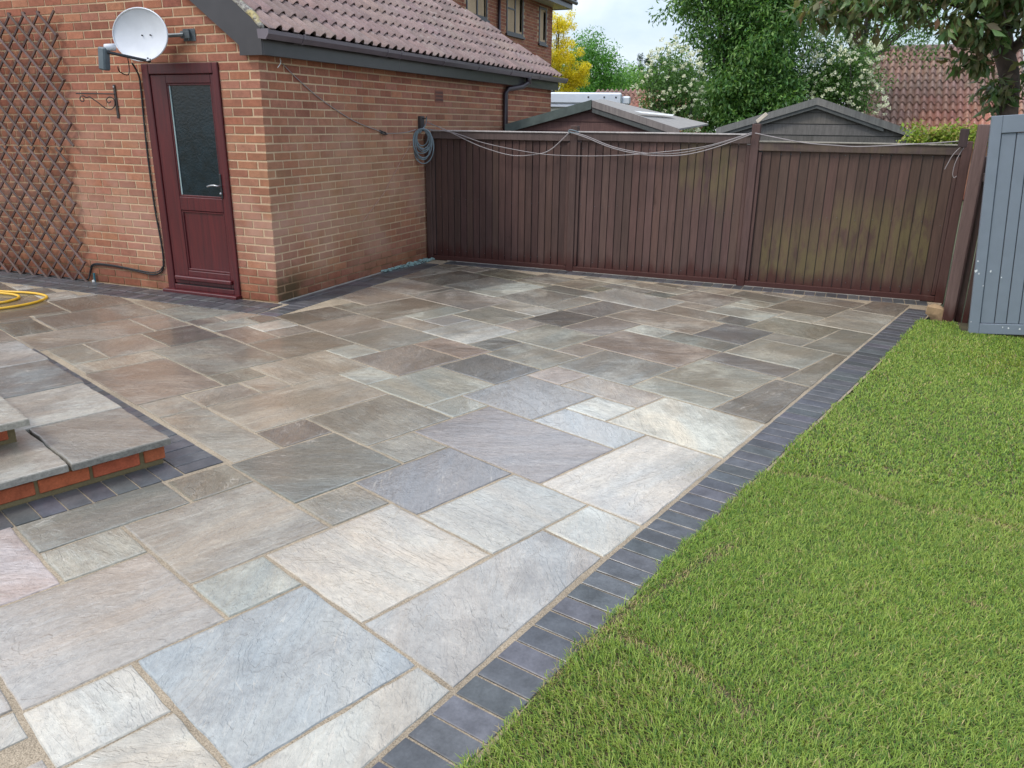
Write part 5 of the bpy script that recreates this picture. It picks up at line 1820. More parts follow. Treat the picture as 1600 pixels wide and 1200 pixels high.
seams = [[(4.65, -2.04), (4.89, -2.02), (5.19, -2.16), (5.3, -2.2)], [(5.36, -2.15), (5.49, -2.17), (5.68, -2.23), (6.1, -2.32)], [(4.56, -2.85), (4.35, -3.32), (4.27, -3.54), (4.2, -3.75)],
         [(4.30, -3.59), (4.47, -3.65), (4.62, -3.72), (4.75, -3.80)], [(4.10, -4.24), (4.12, -4.05), (4.19, -3.86)], [(5.15, -1.76), (5.2, -1.77)], [(5.41, -2.91), (5.43, -2.93)], [(4.43, -2.6), (4.5, -2.3)]]
def grass(name, n, yr, xr, hgt, wid, seedv, dens_far=None):
    r_ = np.random.default_rng(seedv)
    y = r_.uniform(yr[0], yr[1], n)
    x = r_.uniform(xr[0], xr[1], n)
    bx = border_x(y)
    edge = bx + 0.008 + r_.normal(0, 0.008, n) + 0.010 * np.sin(y * 9) + 0.008 * np.sin(y * 31)
    keep = (x > edge) & (y < 1.90 - 0.02 * r_.random(n)) & ~((x > 5.80) & (y > 1.56) & (x < 6.9))
    # patchiness
    x, y = x[keep], y[keep]
    n = len(x)
    low = np.sin(x * 2.3 + 1.1) * np.sin(y * 1.9 + 0.4) + 0.6 * np.sin(x * 5.1 + y * 3.7) + 0.5 * np.sin(x * 11.3 - y * 8.1 + 2)
    mid = np.sin(x * 27 + 3 * np.sin(y * 13)) * np.sin(y * 31 + 2 * np.sin(x * 17))
    sd_ = np.full(n, 9.0)
    for s in seams:
        for (p, q) in zip(s[:-1], s[1:]):
            p = np.array(p); q = np.array(q); d = q - p
            t = np.clip(((x - p[0]) * d[0] + (y - p[1]) * d[1]) / (d @ d), 0, 1)
            dd = np.hypot(x - p[0] - t * d[0], y - p[1] - t * d[1])
            sd_ = np.minimum(sd_, dd)
    sw_ = 0.5 + 0.5 * np.sin(x * 19 + y * 23) * np.sin(y * 37)
    brown = np.exp(-(sd_ / (0.016 + 0.014 * sw_)) ** 2)
    dead = r_.random(n) < (0.42 * brown + 0.05 + 0.05 * (mid > 0.55) + 0.05 * (low > 1.0))
    keep = r_.random(n) > 0.30 * brown
    x, y, low, mid, brown, dead = (q[keep] for q in (x, y, low, mid, brown, dead))
    n = len(x)
    ang = r_.uniform(0, 2 * np.pi, n)
    comb = 0.9 * np.sin(x * 3.1 + 1) + 0.8 * np.sin(y * 2.7)
    ang = ang * 0.75 + comb
    tilt = np.clip(r_.normal(1.08, 0.28, n), 0.2, 1.5)
    L = hgt * r_.uniform(0.4, 1.5, n) * (1 - 0.35 * brown) * (1 + 0.12 * mid)
    w = wid * r_.uniform(0.6, 1.3, n)
    z0 = 0.002 + 0.004 * (low > 0.2)
    dx, dy = np.cos(ang), np.sin(ang)
    sx, sy = -dy, dx
    mx = x + dx * L * np.sin(tilt) * 0.45; my = y + dy * L * np.sin(tilt) * 0.45; mz = z0 + L * np.cos(tilt * 0.7) * 0.62
    tx = x + dx * L * np.sin(tilt); ty = y + dy * L * np.sin(tilt); tz = z0 + L * np.cos(tilt) * 0.95 + 0.002
    V = np.empty((n, 5, 3), np.float32)
    V[:, 0] = np.stack([x - sx * w * .5, y - sy * w * .5, z0 + 0 * x], 1)
    V[:, 1] = np.stack([x + sx * w * .5, y + sy * w * .5, z0 + 0 * x], 1)
    V[:, 2] = np.stack([mx + sx * w * .5, my + sy * w * .5, mz], 1)
    V[:, 3] = np.stack([mx - sx * w * .5, my - sy * w * .5, mz], 1)
    V[:, 4] = np.stack([tx, ty, tz], 1)
    F4 = np.arange(n)[:, None] * 5
    loops = np.concatenate([F4 + np.array([[0, 1, 2, 3]]), F4 + np.array([[3, 2, 4]])], 1).ravel()
    me = bpy.data.meshes.new(name)
    me.vertices.add(n * 5)
    me.vertices.foreach_set('co', V.ravel())
    me.loops.add(len(loops))
    me.loops.foreach_set('vertex_index', loops.astype(np.int32))
    me.polygons.add(n * 2)
    st = np.stack([np.arange(n) * 7, np.arange(n) * 7 + 4], 1).ravel()
    me.polygons.foreach_set('loop_start', st.astype(np.int32))
    c0 = np.array([0.215, 0.335, 0.045]); c1 = np.array([0.35, 0.43, 0.090]); c2 = np.array([0.095, 0.19, 0.028]); cd = np.array([0.50, 0.40, 0.19])
    t = np.clip(0.5 + 0.17 * low + 0.10 * mid + r_.normal(0, 0.30, n), 0, 1)[:, None]
    c = c0 * (1 - t) + c1 * t
    dk = (r_.random(n) < 0.30)[:, None]
    c = np.where(dk, c2, c)
    c = np.where(dead[:, None], cd * r_.uniform(0.5, 1.2, n)[:, None], c)
    c = c * r_.uniform(0.82, 1.18, n)[:, None]
    col = np.ones((n, 7, 4), np.float32)
    col[:, :, :3] = c[:, None, :]
    at = me.color_attributes.new('Col', 'FLOAT_COLOR', 'CORNER')
    at.data.foreach_set('color', col.ravel())
    me.materials.append(M['grass'])
    me.update()
    o = place(name, me)
    return o
o = grass('lawn_grass', 430000, (-4.9, -1.9), (3.9, 7.0), 0.026, 0.0023, 5)
tag(o, 'nearer newly laid turf with brown edged seams', 'grass', kind='stuff')
o = grass('lawn_grass', 300000, (-1.9, 1.95), (4.4, 8.5), 0.024, 0.0040, 6)
tag(o, 'farther short bright turf running up to the grey panel', 'grass', kind='stuff')
o = grass('lawn_grass', 26000, (-6.5, -4.9), (3.6, 9.0), 0.04, 0.006, 8)
tag(o, 'turf in the foreground below the camera', 'grass', kind='stuff')

# ================================================================== FOLIAGE
def leaves(name, centers, radii, per, size, cols, mat, parent=None, seedv=1, droop=0.3, aspect=0.42, fold=0.25, spread=1.0):
    """leaf blades scattered in clumps: centers (n,3), radii (n), per leaves each"""
    r_ = np.random.default_rng(seedv)
    C = np.repeat(np.asarray(centers), per, 0)
    Rr = np.repeat(np.asarray(radii), per)
    n = len(C)
    d = r_.normal(size=(n, 3))
    d /= np.linalg.norm(d, axis=1)[:, None]
    P_ = C + d * (Rr * r_.random(n) ** 0.45)[:, None] * np.array([1, 1, 0.8]) * spread
    s = size * r_.uniform(0.6, 1.25, n)
    # leaf direction: outward and drooping
    a = d * 0.6 + r_.normal(size=(n, 3)) * 0.7
    a[:, 2] -= droop
    a /= np.linalg.norm(a, axis=1)[:, None]
    b = np.cross(a, r_.normal(size=(n, 3)) * 0.6 + np.array([0, 0, 1.0]))
    b /= np.linalg.norm(b, axis=1)[:, None] + 1e-6
    nn = np.cross(a, b)
    w = (s * aspect)[:, None]
    s_ = s[:, None]
    V = np.empty((n, 4, 3), np.float32)
    V[:, 0] = P_
    V[:, 1] = P_ + a * s_ * 0.42 + b * w * 0.5 + nn * w * fold
    V[:, 2] = P_ + a * s_
    V[:, 3] = P_ + a * s_ * 0.42 - b * w * 0.5 + nn * w * fold
    me = bpy.data.meshes.new(name)
    me.vertices.add(n * 4)
    me.vertices.foreach_set('co', V.ravel())
    base = np.arange(n)[:, None] * 4
    loops = (base + np.array([[0, 1, 2, 0, 2, 3]])).ravel()
    me.loops.add(n * 6)
    me.loops.foreach_set('vertex_index', loops.astype(np.int32))
    me.polygons.add(n * 2)
    me.polygons.foreach_set('loop_start', (np.arange(n * 2) * 3).astype(np.int32))
    cl = np.asarray(cols)
    wgt = r_.random((n, len(cl))) ** 4
    wgt /= wgt.sum(1)[:, None]
    c = (wgt @ cl) * r_.uniform(0.75, 1.25, n)[:, None]
    cc = np.ones((n, 6, 4), np.float32)
    cc[:, :, :3] = c[:, None, :]
    at = me.color_attributes.new('Col', 'FLOAT_COLOR', 'CORNER')
    at.data.foreach_set('color', cc.ravel())
    me.materials.append(mat)
    me.update()
    return place(name, me, parent)

def blob(c, r, n, seedv, shell=0.55, jag=0.18):
    """clump centres filling an uneven ellipsoid"""
    r_ = np.random.default_rng(seedv)
    d = r_.normal(size=(n, 3)); d /= np.linalg.norm(d, axis=1)[:, None]
    t = shell + (1 - shell) * r_.random(n) ** 0.7
    lob = 1 + jag * np.sin(d[:, 0] * 5 + seedv) * np.sin(d[:, 2] * 6 + seedv * 2) + jag * 0.6 * np.sin(d[:, 1] * 9 + d[:, 2] * 7)
    return np.array(c) + d * (t * lob)[:, None] * np.array(r)

def trunk(parent, pts, radii, mat='bark2'):
    MB().tube(smooth_path(pts, 4), 0.1, 8, taper=list(np.interp(np.linspace(0, 1, (len(pts) - 1) * 4 + 1), np.linspace(0, 1, len(radii)), radii))).build('trunk', M[mat], parent, smooth=True)

def limbs(parent, base, cents, k, r0, mat, seedv):
    r_ = np.random.default_rng(seedv)
    lb = MB()
    for i in r_.choice(len(cents), k, replace=False):
        q = Vector(cents[i]); b = Vector(base)
        mid_ = b.lerp(q, 0.5) + Vector((r_.normal() * 0.1, r_.normal() * 0.1, 0.12))
        lb.tube(smooth_path([b, mid_, q], 4), r0, 5, taper=list(np.linspace(r0, r0 * 0.2, 9)))
    lb.build('limb', M[mat], parent, smooth=True)

# big dark tree behind the sheds
t1 = thing('broadleaf_tree', 'large dark green broadleaf tree standing between the two shed roofs', 'tree')
c1 = np.concatenate([blob((2.62, 11.4, 3.9), (1.42, 1.1, 2.7), 700, 3, 0.25, 0.28), blob((2.62, 11.2, 2.2), (1.22, 0.9, 1.3), 380, 4, 0.25), blob((1.7, 11.3, 4.4), (0.95, 0.8, 1.1), 120, 5, 0.3, 0.3)])
limbs(t1, (2.65, 11.5, 1.2), c1, 40, 0.05, 'bark2', 2)
trunk(t1, [(2.65, 11.5, -0.1), (2.62, 11.5, 1.5), (2.7, 11.45, 3.5), (2.6, 11.4, 5.5)], [0.17, 0.14, 0.10, 0.04])
leaves('crown', c1, np.full(len(c1), 0.27), 60, 0.10, [(0.075, 0.185, 0.045), (0.13, 0.26, 0.06), (0.035, 0.10, 0.03), (0.22, 0.35, 0.09)], M['leaf'], t1, 21, droop=0.75, aspect=0.40)

# flowering shrubs either side
def flowering(name, label, c, r, n, seedv, size=0.075, green=None):
    t_ = thing(name, label, 'shrub')
    cs = blob(c, r, n, seedv, 0.1, 0.16)
    trunk(t_, [(c[0], c[1], -0.1), (c[0] + 0.1, c[1], c[2] * 0.5), (c[0], c[1], c[2])], [0.08, 0.06, 0.03])
    limbs(t_, (c[0], c[1], 0.8), cs, 25, 0.03, 'bark2', seedv)
    leaves('crown', cs, np.full(len(cs), 0.24), 62, size, green or [(0.09, 0.19, 0.045), (0.15, 0.26, 0.07), (0.06, 0.13, 0.035)], M['leaf'], t_, seedv)
    r_ = np.random.default_rng(seedv + 50)
    # flower heads: flat creamy clusters toward the viewer side and the top
    fc = blob(c, (r[0] * 1.10, r[1] * 1.10, r[2] * 1.10), int(n * 1.9), seedv + 7, 0.88, 0.16)
    fc = fc[(fc[:, 1] < c[1] + 0.2) | (fc[:, 2] > c[2] + r[2] * 0.5)]
    leaves('flower_heads', fc, np.full(len(fc), 0.030), 18, 0.030, [(0.85, 0.85, 0.62), (0.88, 0.88, 0.72), (0.75, 0.78, 0.50)], M['petal'], t_, seedv + 9, droop=-0.4, aspect=0.9, spread=0.9)
    return t_
flowering('elder_shrub', 'elder shrub with creamy flower heads left of the big dark tree', (1.50, 9.4, 2.12), (0.56, 0.45, 0.88), 150, 31, 0.06)
flowering('elder_shrub', 'elder shrub with creamy flower heads between the dark tree and the clay tiled roof', (4.22, 11.6, 2.35), (0.78, 0.6, 1.05), 300, 37, 0.065)
t3 = thing('broadleaf_tree', 'mid green tree with sky gaps behind the elder on the right', 'tree')
c3 = blob((4.6, 17.0, 4.8), (2.3, 1.4, 1.9), 190, 41, 0.3, 0.25)
trunk(t3, [(4.6, 17, -0.1), (4.5, 17, 2.5), (4.6, 17, 5)], [0.15, 0.11, 0.05])
limbs(t3, (4.55, 17, 3.0), c3, 35, 0.04, 'bark2', 4)
leaves('crown', c3, np.full(len(c3), 0.33), 46, 0.10, [(0.10, 0.21, 0.045), (0.17, 0.30, 0.07), (0.06, 0.13, 0.035)], M['leaf'], t3, 43, droop=0.5)

# near cherry on the right with bronze-tinted leaves
t4 = thing('cherry_tree', 'cherry tree with bronze tinted leaves and grey-brown trunk behind the grey panel', 'tree')
trunk(t4, [(6.30, 4.35, -0.1), (6.25, 4.35, 1.2), (6.20, 4.36, 1.8), (6.16, 4.42, 2.15), (6.06, 4.48, 2.45), (6.02, 4.5, 2.8), (6.1, 4.5, 3.5)], [0.13, 0.115, 0.10, 0.095, 0.10, 0.075, 0.04], 'bark')
MB().tube(smooth_path([(6.10, 4.45, 2.35), (6.3, 4.4, 2.6), (6.6, 4.3, 2.9), (7.1, 4.2, 3.1)], 4), 0.05, 8).build('limb', M['bark'], t4, smooth=True)
bl = MB()
tips = [(4.45, 3.5, 2.66), (4.75, 3.6, 2.75), (5.2, 3.7, 2.70), (5.3, 3.3, 2.85), (4.9, 4.0, 3.0), (5.6, 3.6, 2.75), (6.4, 3.4, 2.7), (6.6, 3.6, 2.45)]
for q in tips:
    bl.tube(smooth_path([(6.04, 4.48, 2.62), (0.5 * (6.04 + q[0]), 0.5 * (4.48 + q[1]), q[2] + 0.22), q], 5), 0.02, 5, taper=list(np.linspace(0.03, 0.005, 11)))
bl.build('branch', M['bark'], t4, smooth=True)
CH = [(0.075, 0.16, 0.05), (0.12, 0.22, 0.065), (0.17, 0.26, 0.09), (0.045, 0.105, 0.04), (0.21, 0.16, 0.10), (0.24, 0.13, 0.085)]
c4 = np.concatenate([blob((5.45, 3.7, 2.95), (0.85, 0.6, 0.44), 110, 51, 0.2, 0.2), blob((4.72, 3.6, 2.82), (0.52, 0.45, 0.30), 40, 52, 0.2), blob((6.3, 3.8, 2.95), (0.75, 0.55, 0.40), 80, 53, 0.2), blob((6.0, 3.9, 3.5), (1.6, 0.8, 0.5), 150, 54, 0.2),
                     blob((6.62, 4.0, 2.2), (0.35, 0.3, 0.42), 30, 56, 0.2), blob((5.75, 3.95, 2.56), (0.35, 0.3, 0.12), 20, 57, 0.2), blob((4.30, 3.55, 2.80), (0.30, 0.3, 0.16), 12, 58, 0.2), blob((6.02, 4.25, 1.98), (0.20, 0.15, 0.16), 12, 59, 0.2), blob((6.75, 4.8, 2.3), (0.5, 0.4, 0.7), 60, 60, 0.2), blob((5.78, 3.9, 2.28), (0.20, 0.2, 0.12), 9, 49, 0.2)])
leaves('crown', c4, np.full(len(c4), 0.145), 15, 0.125, CH, M['leaf'], t4, 55, droop=0.9, aspect=0.44)
# yellow and green trees far left of centre
t5 = thing('robinia_tree', 'bright yellow leaved tree beside the far corner of the brick house', 'tree')
c5 = np.concatenate([blob((-4.30, 19.2, 4.52), (0.50, 0.45, 0.42), 30, 61, 0.1), blob((-4.05, 19.1, 3.58), (0.52, 0.45, 0.50), 44, 62, 0.1), blob((-3.91, 18.95, 2.98), (0.48, 0.35, 0.26), 24, 63, 0.1),
                     blob((-3.31, 18.92, 3.24), (0.20, 0.2, 0.26), 10, 64, 0.1), blob((-3.50, 18.86, 2.89), (0.30, 0.24, 0.20), 13, 65, 0.1), blob((-3.85, 18.8, 2.5), (0.45, 0.35, 0.34), 25, 66, 0.1), blob((-4.8, 19.6, 3.6), (0.5, 0.5, 1.0), 30, 67, 0.1)])
trunk(t5, [(-4.5, 19.4, -0.1), (-4.4, 19.3, 2.2), (-4.3, 19.2, 4.4)], [0.09, 0.07, 0.02])
limbs(t5, (-4.4, 19.3, 2.2), c5, 30, 0.025, 'bark2', 6)
leaves('crown', c5, np.full(len(c5), 0.15), 85, 0.070, [(0.80, 0.62, 0.03), (0.90, 0.74, 0.07), (0.62, 0.56, 0.03)], M['leaf'], t5, 68)
t6 = thing('ash_tree', 'fresh green tree beyond the yellow one above the brown roof', 'tree')
c6 = np.concatenate([blob((-6.6, 29.6, 3.6), (1.75, 1.5, 1.75), 260, 71, 0.3, 0.15)])
trunk(t6, [(-6.6, 29.6, -0.1), (-6.6, 29.6, 3)], [0.2, 0.1])
leaves('crown', c6, np.full(len(c6), 0.42), 55, 0.14, [(0.10, 0.26, 0.035), (0.17, 0.36, 0.06), (0.05, 0.15, 0.03)], M['leaf'], t6, 72)
t7 = thing('willow_tree', 'paler green rounded tree behind the television aerial', 'tree')
c7 = np.concatenate([blob((-7.2, 38.5, 3.2), (1.7, 1.5, 1.5), 170, 75, 0.3, 0.12), blob((-5.3, 39.5, 3.1), (1.6, 1.5, 1.4), 150, 76, 0.3, 0.12)])
trunk(t7, [(-6.6, 38.6, -0.1), (-6.6, 38.6, 3)], [0.2, 0.1])
leaves('crown', c7, np.full(len(c7), 0.45), 52, 0.16, [(0.17, 0.34, 0.05), (0.24, 0.42, 0.08), (0.09, 0.2, 0.035)], M['leaf'], t7, 77)
t8 = thing('fir_trees', 'dark distant conifer tops on the skyline', 'tree')
c8 = np.concatenate([blob((-11.7 + 0.55 * i, 58, 6.0 + 0.35 * math.sin(i * 2.3)), (0.22, 0.3, 0.75), 14, 80 + i, 0.1) for i in range(5)])
leaves('crown', c8, np.full(len(c8), 0.22), 60, 0.12, [(0.02, 0.05, 0.03), (0.03, 0.07, 0.04)], M['leaf'], t8, 82)
# far hedge line to close the horizon
hz = np.concatenate([blob((x, 62 + 3 * math.sin(x), 1.5), (4.5, 2, 2.8), 60, 100 + int(x) % 50, 0.4) for x in range(-60, 70, 6)])
o = leaves('far_hedge', hz, np.full(len(hz), 0.9), 34, 0.34, [(0.07, 0.16, 0.04), (0.11, 0.22, 0.05), (0.04, 0.1, 0.03)], M['leaf'], None, 90)
tag(o, 'distant line of green trees along the horizon', 'trees', kind='stuff')
# trees out of frame on the left of the sky gap keep the reflections plausible
# climbing shrub on the fence near the post
t9 = thing('garden_shrub', 'yellow-green shrub showing over the right end of the fence', 'shrub')
c9 = np.concatenate([blob((5.55, 3.30, 1.50), (0.42, 0.18, 0.14), 60, 91, 0.1), blob((5.32, 3.30, 1.56), (0.16, 0.12, 0.14), 14, 92, 0.1), blob((5.75, 3.35, 1.56), (0.22, 0.15, 0.14), 20, 93, 0.1)])
leaves('crown', c9, np.full(len(c9), 0.08), 26, 0.042, [(0.26, 0.40, 0.05), (0.40, 0.48, 0.08), (0.14, 0.24, 0.04), (0.42, 0.30, 0.12)], M['leaf'], t9, 94, aspect=0.6)
trunk(t9, [(5.5, 3.35, -0.1), (5.5, 3.33, 0.8), (5.5, 3.3, 1.45)], [0.02, 0.018, 0.01])

# ================================================================== SHEDS AND BUILDINGS BEHIND
def shed(name, label, ax, ay, az, half, drop, depth, skew, colr, felt, wall_col=(0.11, 0.06, 0.055), back=None):
    """gable-fronted shed: apex (ax, ay, az) at the front; half width, eaves drop, depth back"""
    t_ = thing(name, label, 'shed')
    dv = Vector((skew[0], skew[1], 0))
    A_ = Vector((ax, ay, az))
    eL = Vector((ax - half[0], ay, az - drop[0])); eR = Vector((ax + half[1], ay, az - drop[1]))
    # roof panels
    for nm, e in (('roof_panel', eL), ('roof_panel', eR)):
        out = (e - A_)
        e2 = A_ + out
        u_ = Vector((0, 0, 0.022))
        q = [A_, A_ + dv * depth, e2 + dv * depth, e2]
        if back:
            q = [A_, Vector(back[0]), Vector(back[1] if e is eL else back[2]), e2]
        mb = MB()
        kk = len(mb.v)
        mb.v += [tuple(p) for p in q] + [tuple(p + u_) for p in q]
        mb.f += [(0, 1, 2, 3), (7, 6, 5, 4), (0, 4, 5, 1), (1, 5, 6, 2), (2, 6, 7, 3), (3, 7, 4, 0)]
        mb.c += [None] * 6
        mb.build(nm, felt, t_, fix=True)
    # walls
    wl = eL + Vector((0.10, 0.06, 0)); wr = eR + Vector((-0.10, 0.06, 0))
    D = dv * (depth - 0.12)
    mb = MB()
    f = [Vector((wl.x, wl.y, 0)), Vector((wr.x, wr.y, 0)), Vector((wr.x, wr.y, wr.z - 0.0)), A_ + Vector((0, 0.06, -0.03)), Vector((wl.x, wl.y, wl.z))]
    bk = [p + D for p in f]
    mb.poly(f)
    mb.poly([f[1], bk[1], bk[2], f[2]]); mb.poly([bk[0], f[0], f[4], bk[4]]); mb.poly(bk[::-1])
    mb.build('wall', M['shed_wood'], t_, color=tuple(c * 0.7 for c in wall_col))
    # horizontal cladding boards on the front
    z = 1.30
    bw = 0.118
    i = 0
    while z < az - 0.06:
        zt = z + bw - 0.006
        def xat(zz, side):
            dd = drop[side]; hh = half[side] - 0.10
            return hh * min(1.0, max(0.0, (az - 0.03 - zz) / dd))
        xl0, xr0 = ax - xat(z, 0), ax + xat(z, 1)
        xl1, xr1 = ax - xat(zt, 0), ax + xat(zt, 1)
        if xr0 - xl0 > 0.1:
            mb = MB()
            yo = ay + 0.058
            v = [(xl0, yo - 0.014, z), (xr0, yo - 0.014, z), (xr1, yo - 0.006, zt), (xl1, yo - 0.006, zt)]
            vb = [(x, yo, zz) for (x, _, zz) in v]
            mb.v += v + vb
            mb.f += [(0, 1, 2, 3), (7, 6, 5, 4), (0, 4, 5, 1), (1, 5, 6, 2), (2, 6, 7, 3), (3, 7, 4, 0)]
            mb.c += [None] * 6
            mb.build('cladding_board', M['shed_wood'], t_, color=jit(wall_col, 0.12))
        z += bw
        i += 1
    return t_, A_, eL, eR

def barge(t_, A_, e, w, th, col, mat, nm='barge_board', dz=0.0, ext=0.0, y=0.0):
    d = (e - A_)
    e2 = A_ + d * (1 + ext)
    u_ = Vector((0, 0, -w))
    o_ = Vector((0, -th, 0))
    a, b = A_ + Vector((0, y, dz)), e2 + Vector((0, y, dz))
    mb = MB()
    q = [a, b, b + u_, a + u_]
    mb.v += [tuple(p) for p in q] + [tuple(p + o_) for p in q]
    mb.f += [(0, 1, 2, 3), (7, 6, 5, 4), (0, 4, 5, 1), (1, 5, 6, 2), (2, 6, 7, 3), (3, 7, 4, 0)]
    mb.c += [None] * 6
    return mb.build(nm, mat, t_, fix=True, color=col)

s1, A1, L1, R1 = shed('garden_shed', 'felt roofed brown shed with green-black felt edge behind the left of the fence', 1.52, 4.6, 1.895, (1.20, 1.16), (0.31, 0.335), 2.4, (-0.16, 0.98), None, M['felt'], back=((0.95, 7.0, 1.985), (-0.75, 7.0, 1.60), (2.63, 7.0, 1.63)))
barge(s1, A1, L1, 0.115, 0.02, None, M['felt_dark'], 'felt_edge', 0.03, 0.02)
barge(s1, A1 + Vector((0.01, 0, 0)), R1, 0.085, 0.02, (0.21, 0.185, 0.17), M['shed_wood'], 'barge_board', 0.022, 0.01)
barge(s1, A1 + Vector((0.01, 0, 0)), R1, 0.055, 0.02, (0.085, 0.09, 0.085), M['shed_wood'], 'barge_strip', -0.070, -0.08, 0.01)
fl_ = MB()
fl_.poly([(2.03, 4.81, 1.796), (2.125, 4.84, 1.771), (2.267, 6.06, 1.75), (2.212, 6.48, 1.774)])
fl_.build('flashing', M['white_bit'], s1)
s2, A2, L2, R2 = shed('garden_shed', 'grey weathered shed gable with horizontal boards behind the right of the fence', 4.32, 3.9, 1.905, (1.06, 1.08), (0.33, 0.36), 2.4, (0.0, 1.0), None, M['felt_dark'], wall_col=(0.115, 0.108, 0.10))
barge(s2, A2, L2, 0.075, 0.02, (0.165, 0.165, 0.155), M['shed_wood'], 'barge_board', 0.022, 0.0)
barge(s2, A2, R2, 0.075, 0.02, (0.185, 0.18, 0.165), M['shed_wood'], 'barge_board', 0.022, 0.0)
barge(s2, A2, L2, 0.035, 0.015, (0.09, 0.095, 0.09), M['shed_wood'], 'barge_strip', -0.055, -0.05, 0.008)
barge(s2, A2, R2, 0.035, 0.015, (0.09, 0.095, 0.09), M['shed_wood'], 'barge_strip', -0.055, -0.35, 0.008)
for (e, A_) in ((R2, A2),):
    MB().cbox(e.x - 0.03, e.x + 0.03, e.y - 0.03, e.y + 0.03, e.z - 0.075, e.z + 0.03, 0.003).build('finial_block', M['shed_wood'], s2, color=(0.2, 0.2, 0.19))

# white ribbed outbuilding beyond the shed
wo_ = thing('white_outbuilding', 'long white flat topped outbuilding between the brick garage and the felted shed', 'outbuilding')
RW = Matrix.Translation((-2.2, 8.75, 0)) @ Matrix.Rotation(R(18), 4, 'Z')
def wpart(nm, a, mat, b=0.01):
    o = place(nm, MB().cbox(*a, b).mesh(nm, M[mat]), wo_)
    o.matrix_local = RW
    return o
wpart('body', (0, 2.7, 0.02, 2.0, 0, 1.93), 'cream_clad')
wpart('roof_band', (-0.02, 2.85, -0.05, 2.05, 1.99, 2.20), 'white_clad', 0.03)
wpart('roof_band', (-0.02, 2.78, -0.03, 2.02, 1.932, 1.985), 'white_clad')
wpart('roof_band', (2.85, 3.02, 0.0, 2.0, 1.98, 2.14), 'white_clad', 0.03)
wpart('rail', (0, 2.7, 0.0, 0.03, 1.80, 1.83), 'white_clad')
for xx in (2.2, 2.5, 2.72):
    wpart('bolt', (xx, xx + 0.03, -0.055, -0.045, 2.10, 2.13), 'black_plastic', 0.002)

# distant brown roofed house with brick gable and aerial
fh = thing('distant_house', 'distant house with a plain brown tiled roof under the green trees', 'house')
mb = MB()
mb.poly([(-11.2, 39.6, 3.15), (-7.55, 41.1, 3.15), (-8.25, 41.3, 4.27), (-10.55, 40.4, 4.27)])
mb.poly([(-8.25, 41.3, 4.27), (-7.55, 41.1, 3.15), (-9.0, 45.0, 3.15)])
mb.poly([(-10.55, 40.4, 4.27), (-8.25, 41.3, 4.27), (-9.0, 45.0, 3.15), (-12.6, 43.5, 3.15)])
mb.build('roof', M['far_roof'], fh)
mb = MB()
mb.poly([(-11.2, 39.7, -0.1), (-7.6, 41.2, -0.1), (-7.6, 41.2, 3.15), (-11.2, 39.7, 3.15)])
mb.poly([(-7.6, 41.2, -0.1), (-9.0, 45.0, -0.1), (-9.0, 45.0, 3.15), (-7.6, 41.2, 3.15)])
mb.build('wall', M['brick_far'], fh)
for o in fh.children:
    pass
fh2 = thing('distant_house', 'sliver of a red brick gable with pale verge right of the brown roof', 'house')
mb = MB()
mb.poly([(-7.85, 42.2, -0.1), (-6.3, 42.2, -0.1), (-6.3, 42.2, 2.6), (-6.95, 42.2, 3.6), (-7.55, 42.2, 4.45), (-7.85, 42.2, 3.9)], (0.36, 0.13, 0.085))
mb.poly([(-6.3, 42.2, -0.1), (-6.3, 47, -0.1), (-6.3, 47, 2.6), (-6.3, 42.2, 2.6)], (0.36, 0.13, 0.085))
mb.build('wall', M['brick_far'], fh2)
MB().tube([(-7.95, 42.1, 4.0), (-7.55, 42.1, 3.35), (-7.45, 42.1, 2.9)], 0.07, 6).build('verge', M['white_bit'], fh2)
aer = thing('tv_aerial', 'thin television aerial on a pole at the end of the brown roof', 'aerial')
MB().tube([(-8.35, 41.35, 3.9), (-8.36, 41.35, 5.0)], 0.022, 5).build('pole', M['aluminium'], aer)
am = MB()
am.tube([(-8.75, 41.3, 4.95), (-8.0, 41.4, 4.95)], 0.012, 4)
for i in range(6):
    am.tube([(-8.70 + 0.13 * i, 41.15, 4.95), (-8.70 + 0.13 * i, 41.5, 4.95)], 0.008, 4)
am.build('elements', M['aluminium'], aer)

# clay pantiled roofs
pv_, pf_ = roll_tile(0.170, 0.39, 1, 0.10, 0.014, 0.040, 'pan')
PT = bpy.data.meshes.new('pantile')
PT.from_pydata(pv_, [], pf_)
PT.materials.append(M['pantile'])
PT.polygons.foreach_set('use_smooth', [True] * len(PT.polygons))
try:
    PT.set_sharp_from_angle(angle=R(50))
except Exception:
    pass
def pan_roof(parent, origin, ncol, nrow, pitch_deg, gauge=0.335, w=0.170, left_step=0.0, limit=300):
    a = R(pitch_deg)
    uax = Vector((1, 0, 0)); vax = Vector((0, -math.cos(a), -math.sin(a))); wax = Vector((0, -math.sin(a), math.cos(a)))
    O = Vector(origin)
    n = 0
    for r_ in range(nrow):
        for c in range(ncol):
            if n >= limit:
                return
            nose = O - vax * (gauge * r_) + uax * (w * c + random.uniform(-0.004, 0.004))
            mm = Matrix.Identity(4)
            for i in range(3):
                mm[i][0], mm[i][1], mm[i][2] = uax[i], vax[i], wax[i]
            mm.translation = nose - vax * 0.39 + wax * random.uniform(-0.003, 0.004)
            warm = max(0.0, min(1.0, 1.0 - r_ / 6.0)) * max(0.0, min(1.0, (c - 5) / 6.0))
            base = (0.25 * (1 - warm) + 0.44 * warm, 0.158 * (1 - warm) + 0.195 * warm, 0.122 * (1 - warm) + 0.13 * warm)
            o = place('pantile', PT, parent, None, jit(base, 0.16, 0.05))
            o.matrix_local = mm
            n += 1
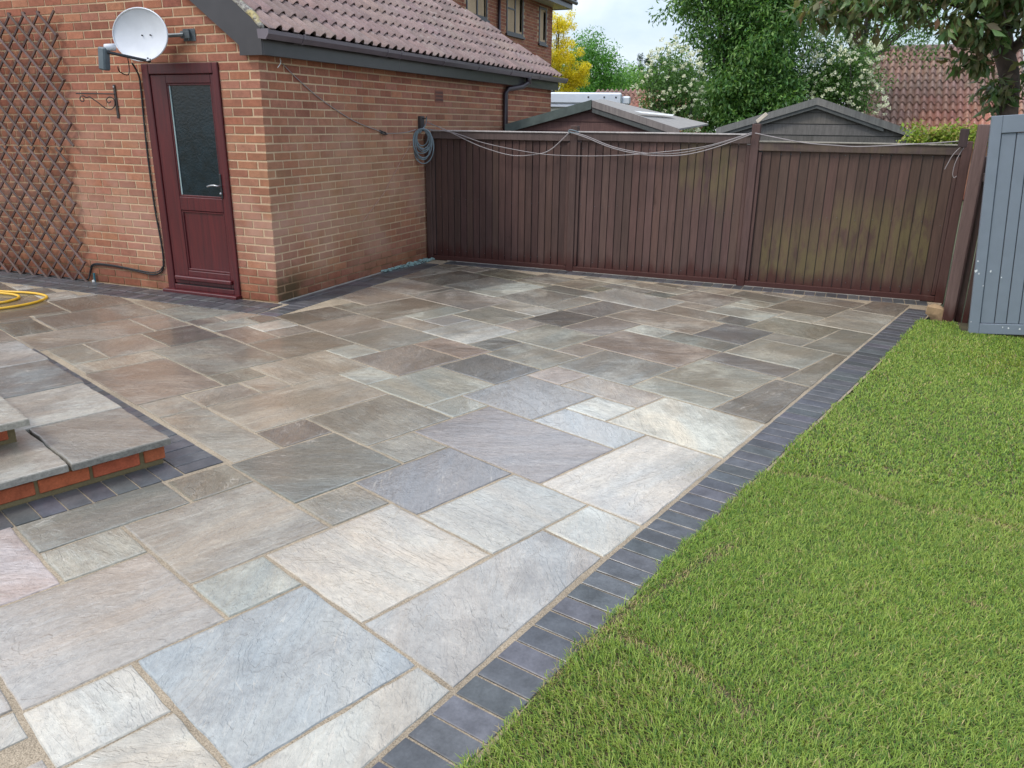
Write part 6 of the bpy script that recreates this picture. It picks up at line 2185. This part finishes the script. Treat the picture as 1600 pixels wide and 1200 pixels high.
pg = thing('pantiled_garage', 'low garage with a weathered orange-brown clay pantile roof beyond the right shed', 'garage')
pr_roof = MB()
ap = R(35)
yE, zE = 17.5, 1.42
nrow, ncol = 12, 24
sl_len = nrow * 0.335
yR, zR = yE + sl_len * math.cos(ap), zE + sl_len * math.sin(ap)
pr_roof.poly([(4.42, yE + 0.05, zE - 0.02), (8.5, yE + 0.05, zE - 0.02), (8.5, yR, zR - 0.05), (4.42, yR, zR - 0.05)])
pr_roof.poly([(8.5, 2 * yR - yE, zE - 0.02), (4.42, 2 * yR - yE, zE - 0.02), (4.42, yR, zR - 0.05), (8.5, yR, zR - 0.05)])
pro = pr_roof.build('roof', M['far_roof'], pg)
pan_roof(pro, (4.40, yE, zE), ncol, nrow, 35)
rd = MB()
for i in range(10):
    rd.tube([(4.38 + 0.41 * i, yR, zR + 0.03), (4.38 + 0.41 * i + 0.405, yR, zR + 0.03)], 0.11, 10)
rdo = rd.build('ridge_tiles', M['far_roof'], pro, smooth=True)
mb = MB()
mb.box(4.6, 8.4, yE + 0.25, 2 * yR - yE - 0.25, -0.1, zE - 0.03, (0.30, 0.115, 0.08))
mb.build('wall', M['brick_far'], pg)
MB().tube([(4.38, yE - 0.06, zE - 0.05), (8.6, yE - 0.06, zE - 0.05)], 0.06, 8).build('gutter', M['fascia'], pg)

pg2 = thing('pantiled_outbuilding', 'narrow strip of clay pantile roof behind the white outbuilding', 'outbuilding')
b2 = MB()
b2.box(-4.2, -0.6, 22.3, 25.5, -0.1, 2.05, (0.30, 0.115, 0.08))
b2.build('wall', M['brick_far'], pg2)
r2 = MB()
r2.poly([(-4.3, 22.2, 2.12), (-0.5, 22.2, 2.12), (-0.5, 23.3, 2.70), (-4.3, 23.3, 2.70)])
r2.poly([(-0.5, 25.6, 2.05), (-4.3, 25.6, 2.05), (-4.3, 23.3, 2.70), (-0.5, 23.3, 2.70)])
r2o = r2.build('roof', M['far_roof'], pg2)
pan_roof(r2o, (-4.28, 22.15, 2.13), 22, 4, 28, 0.32)
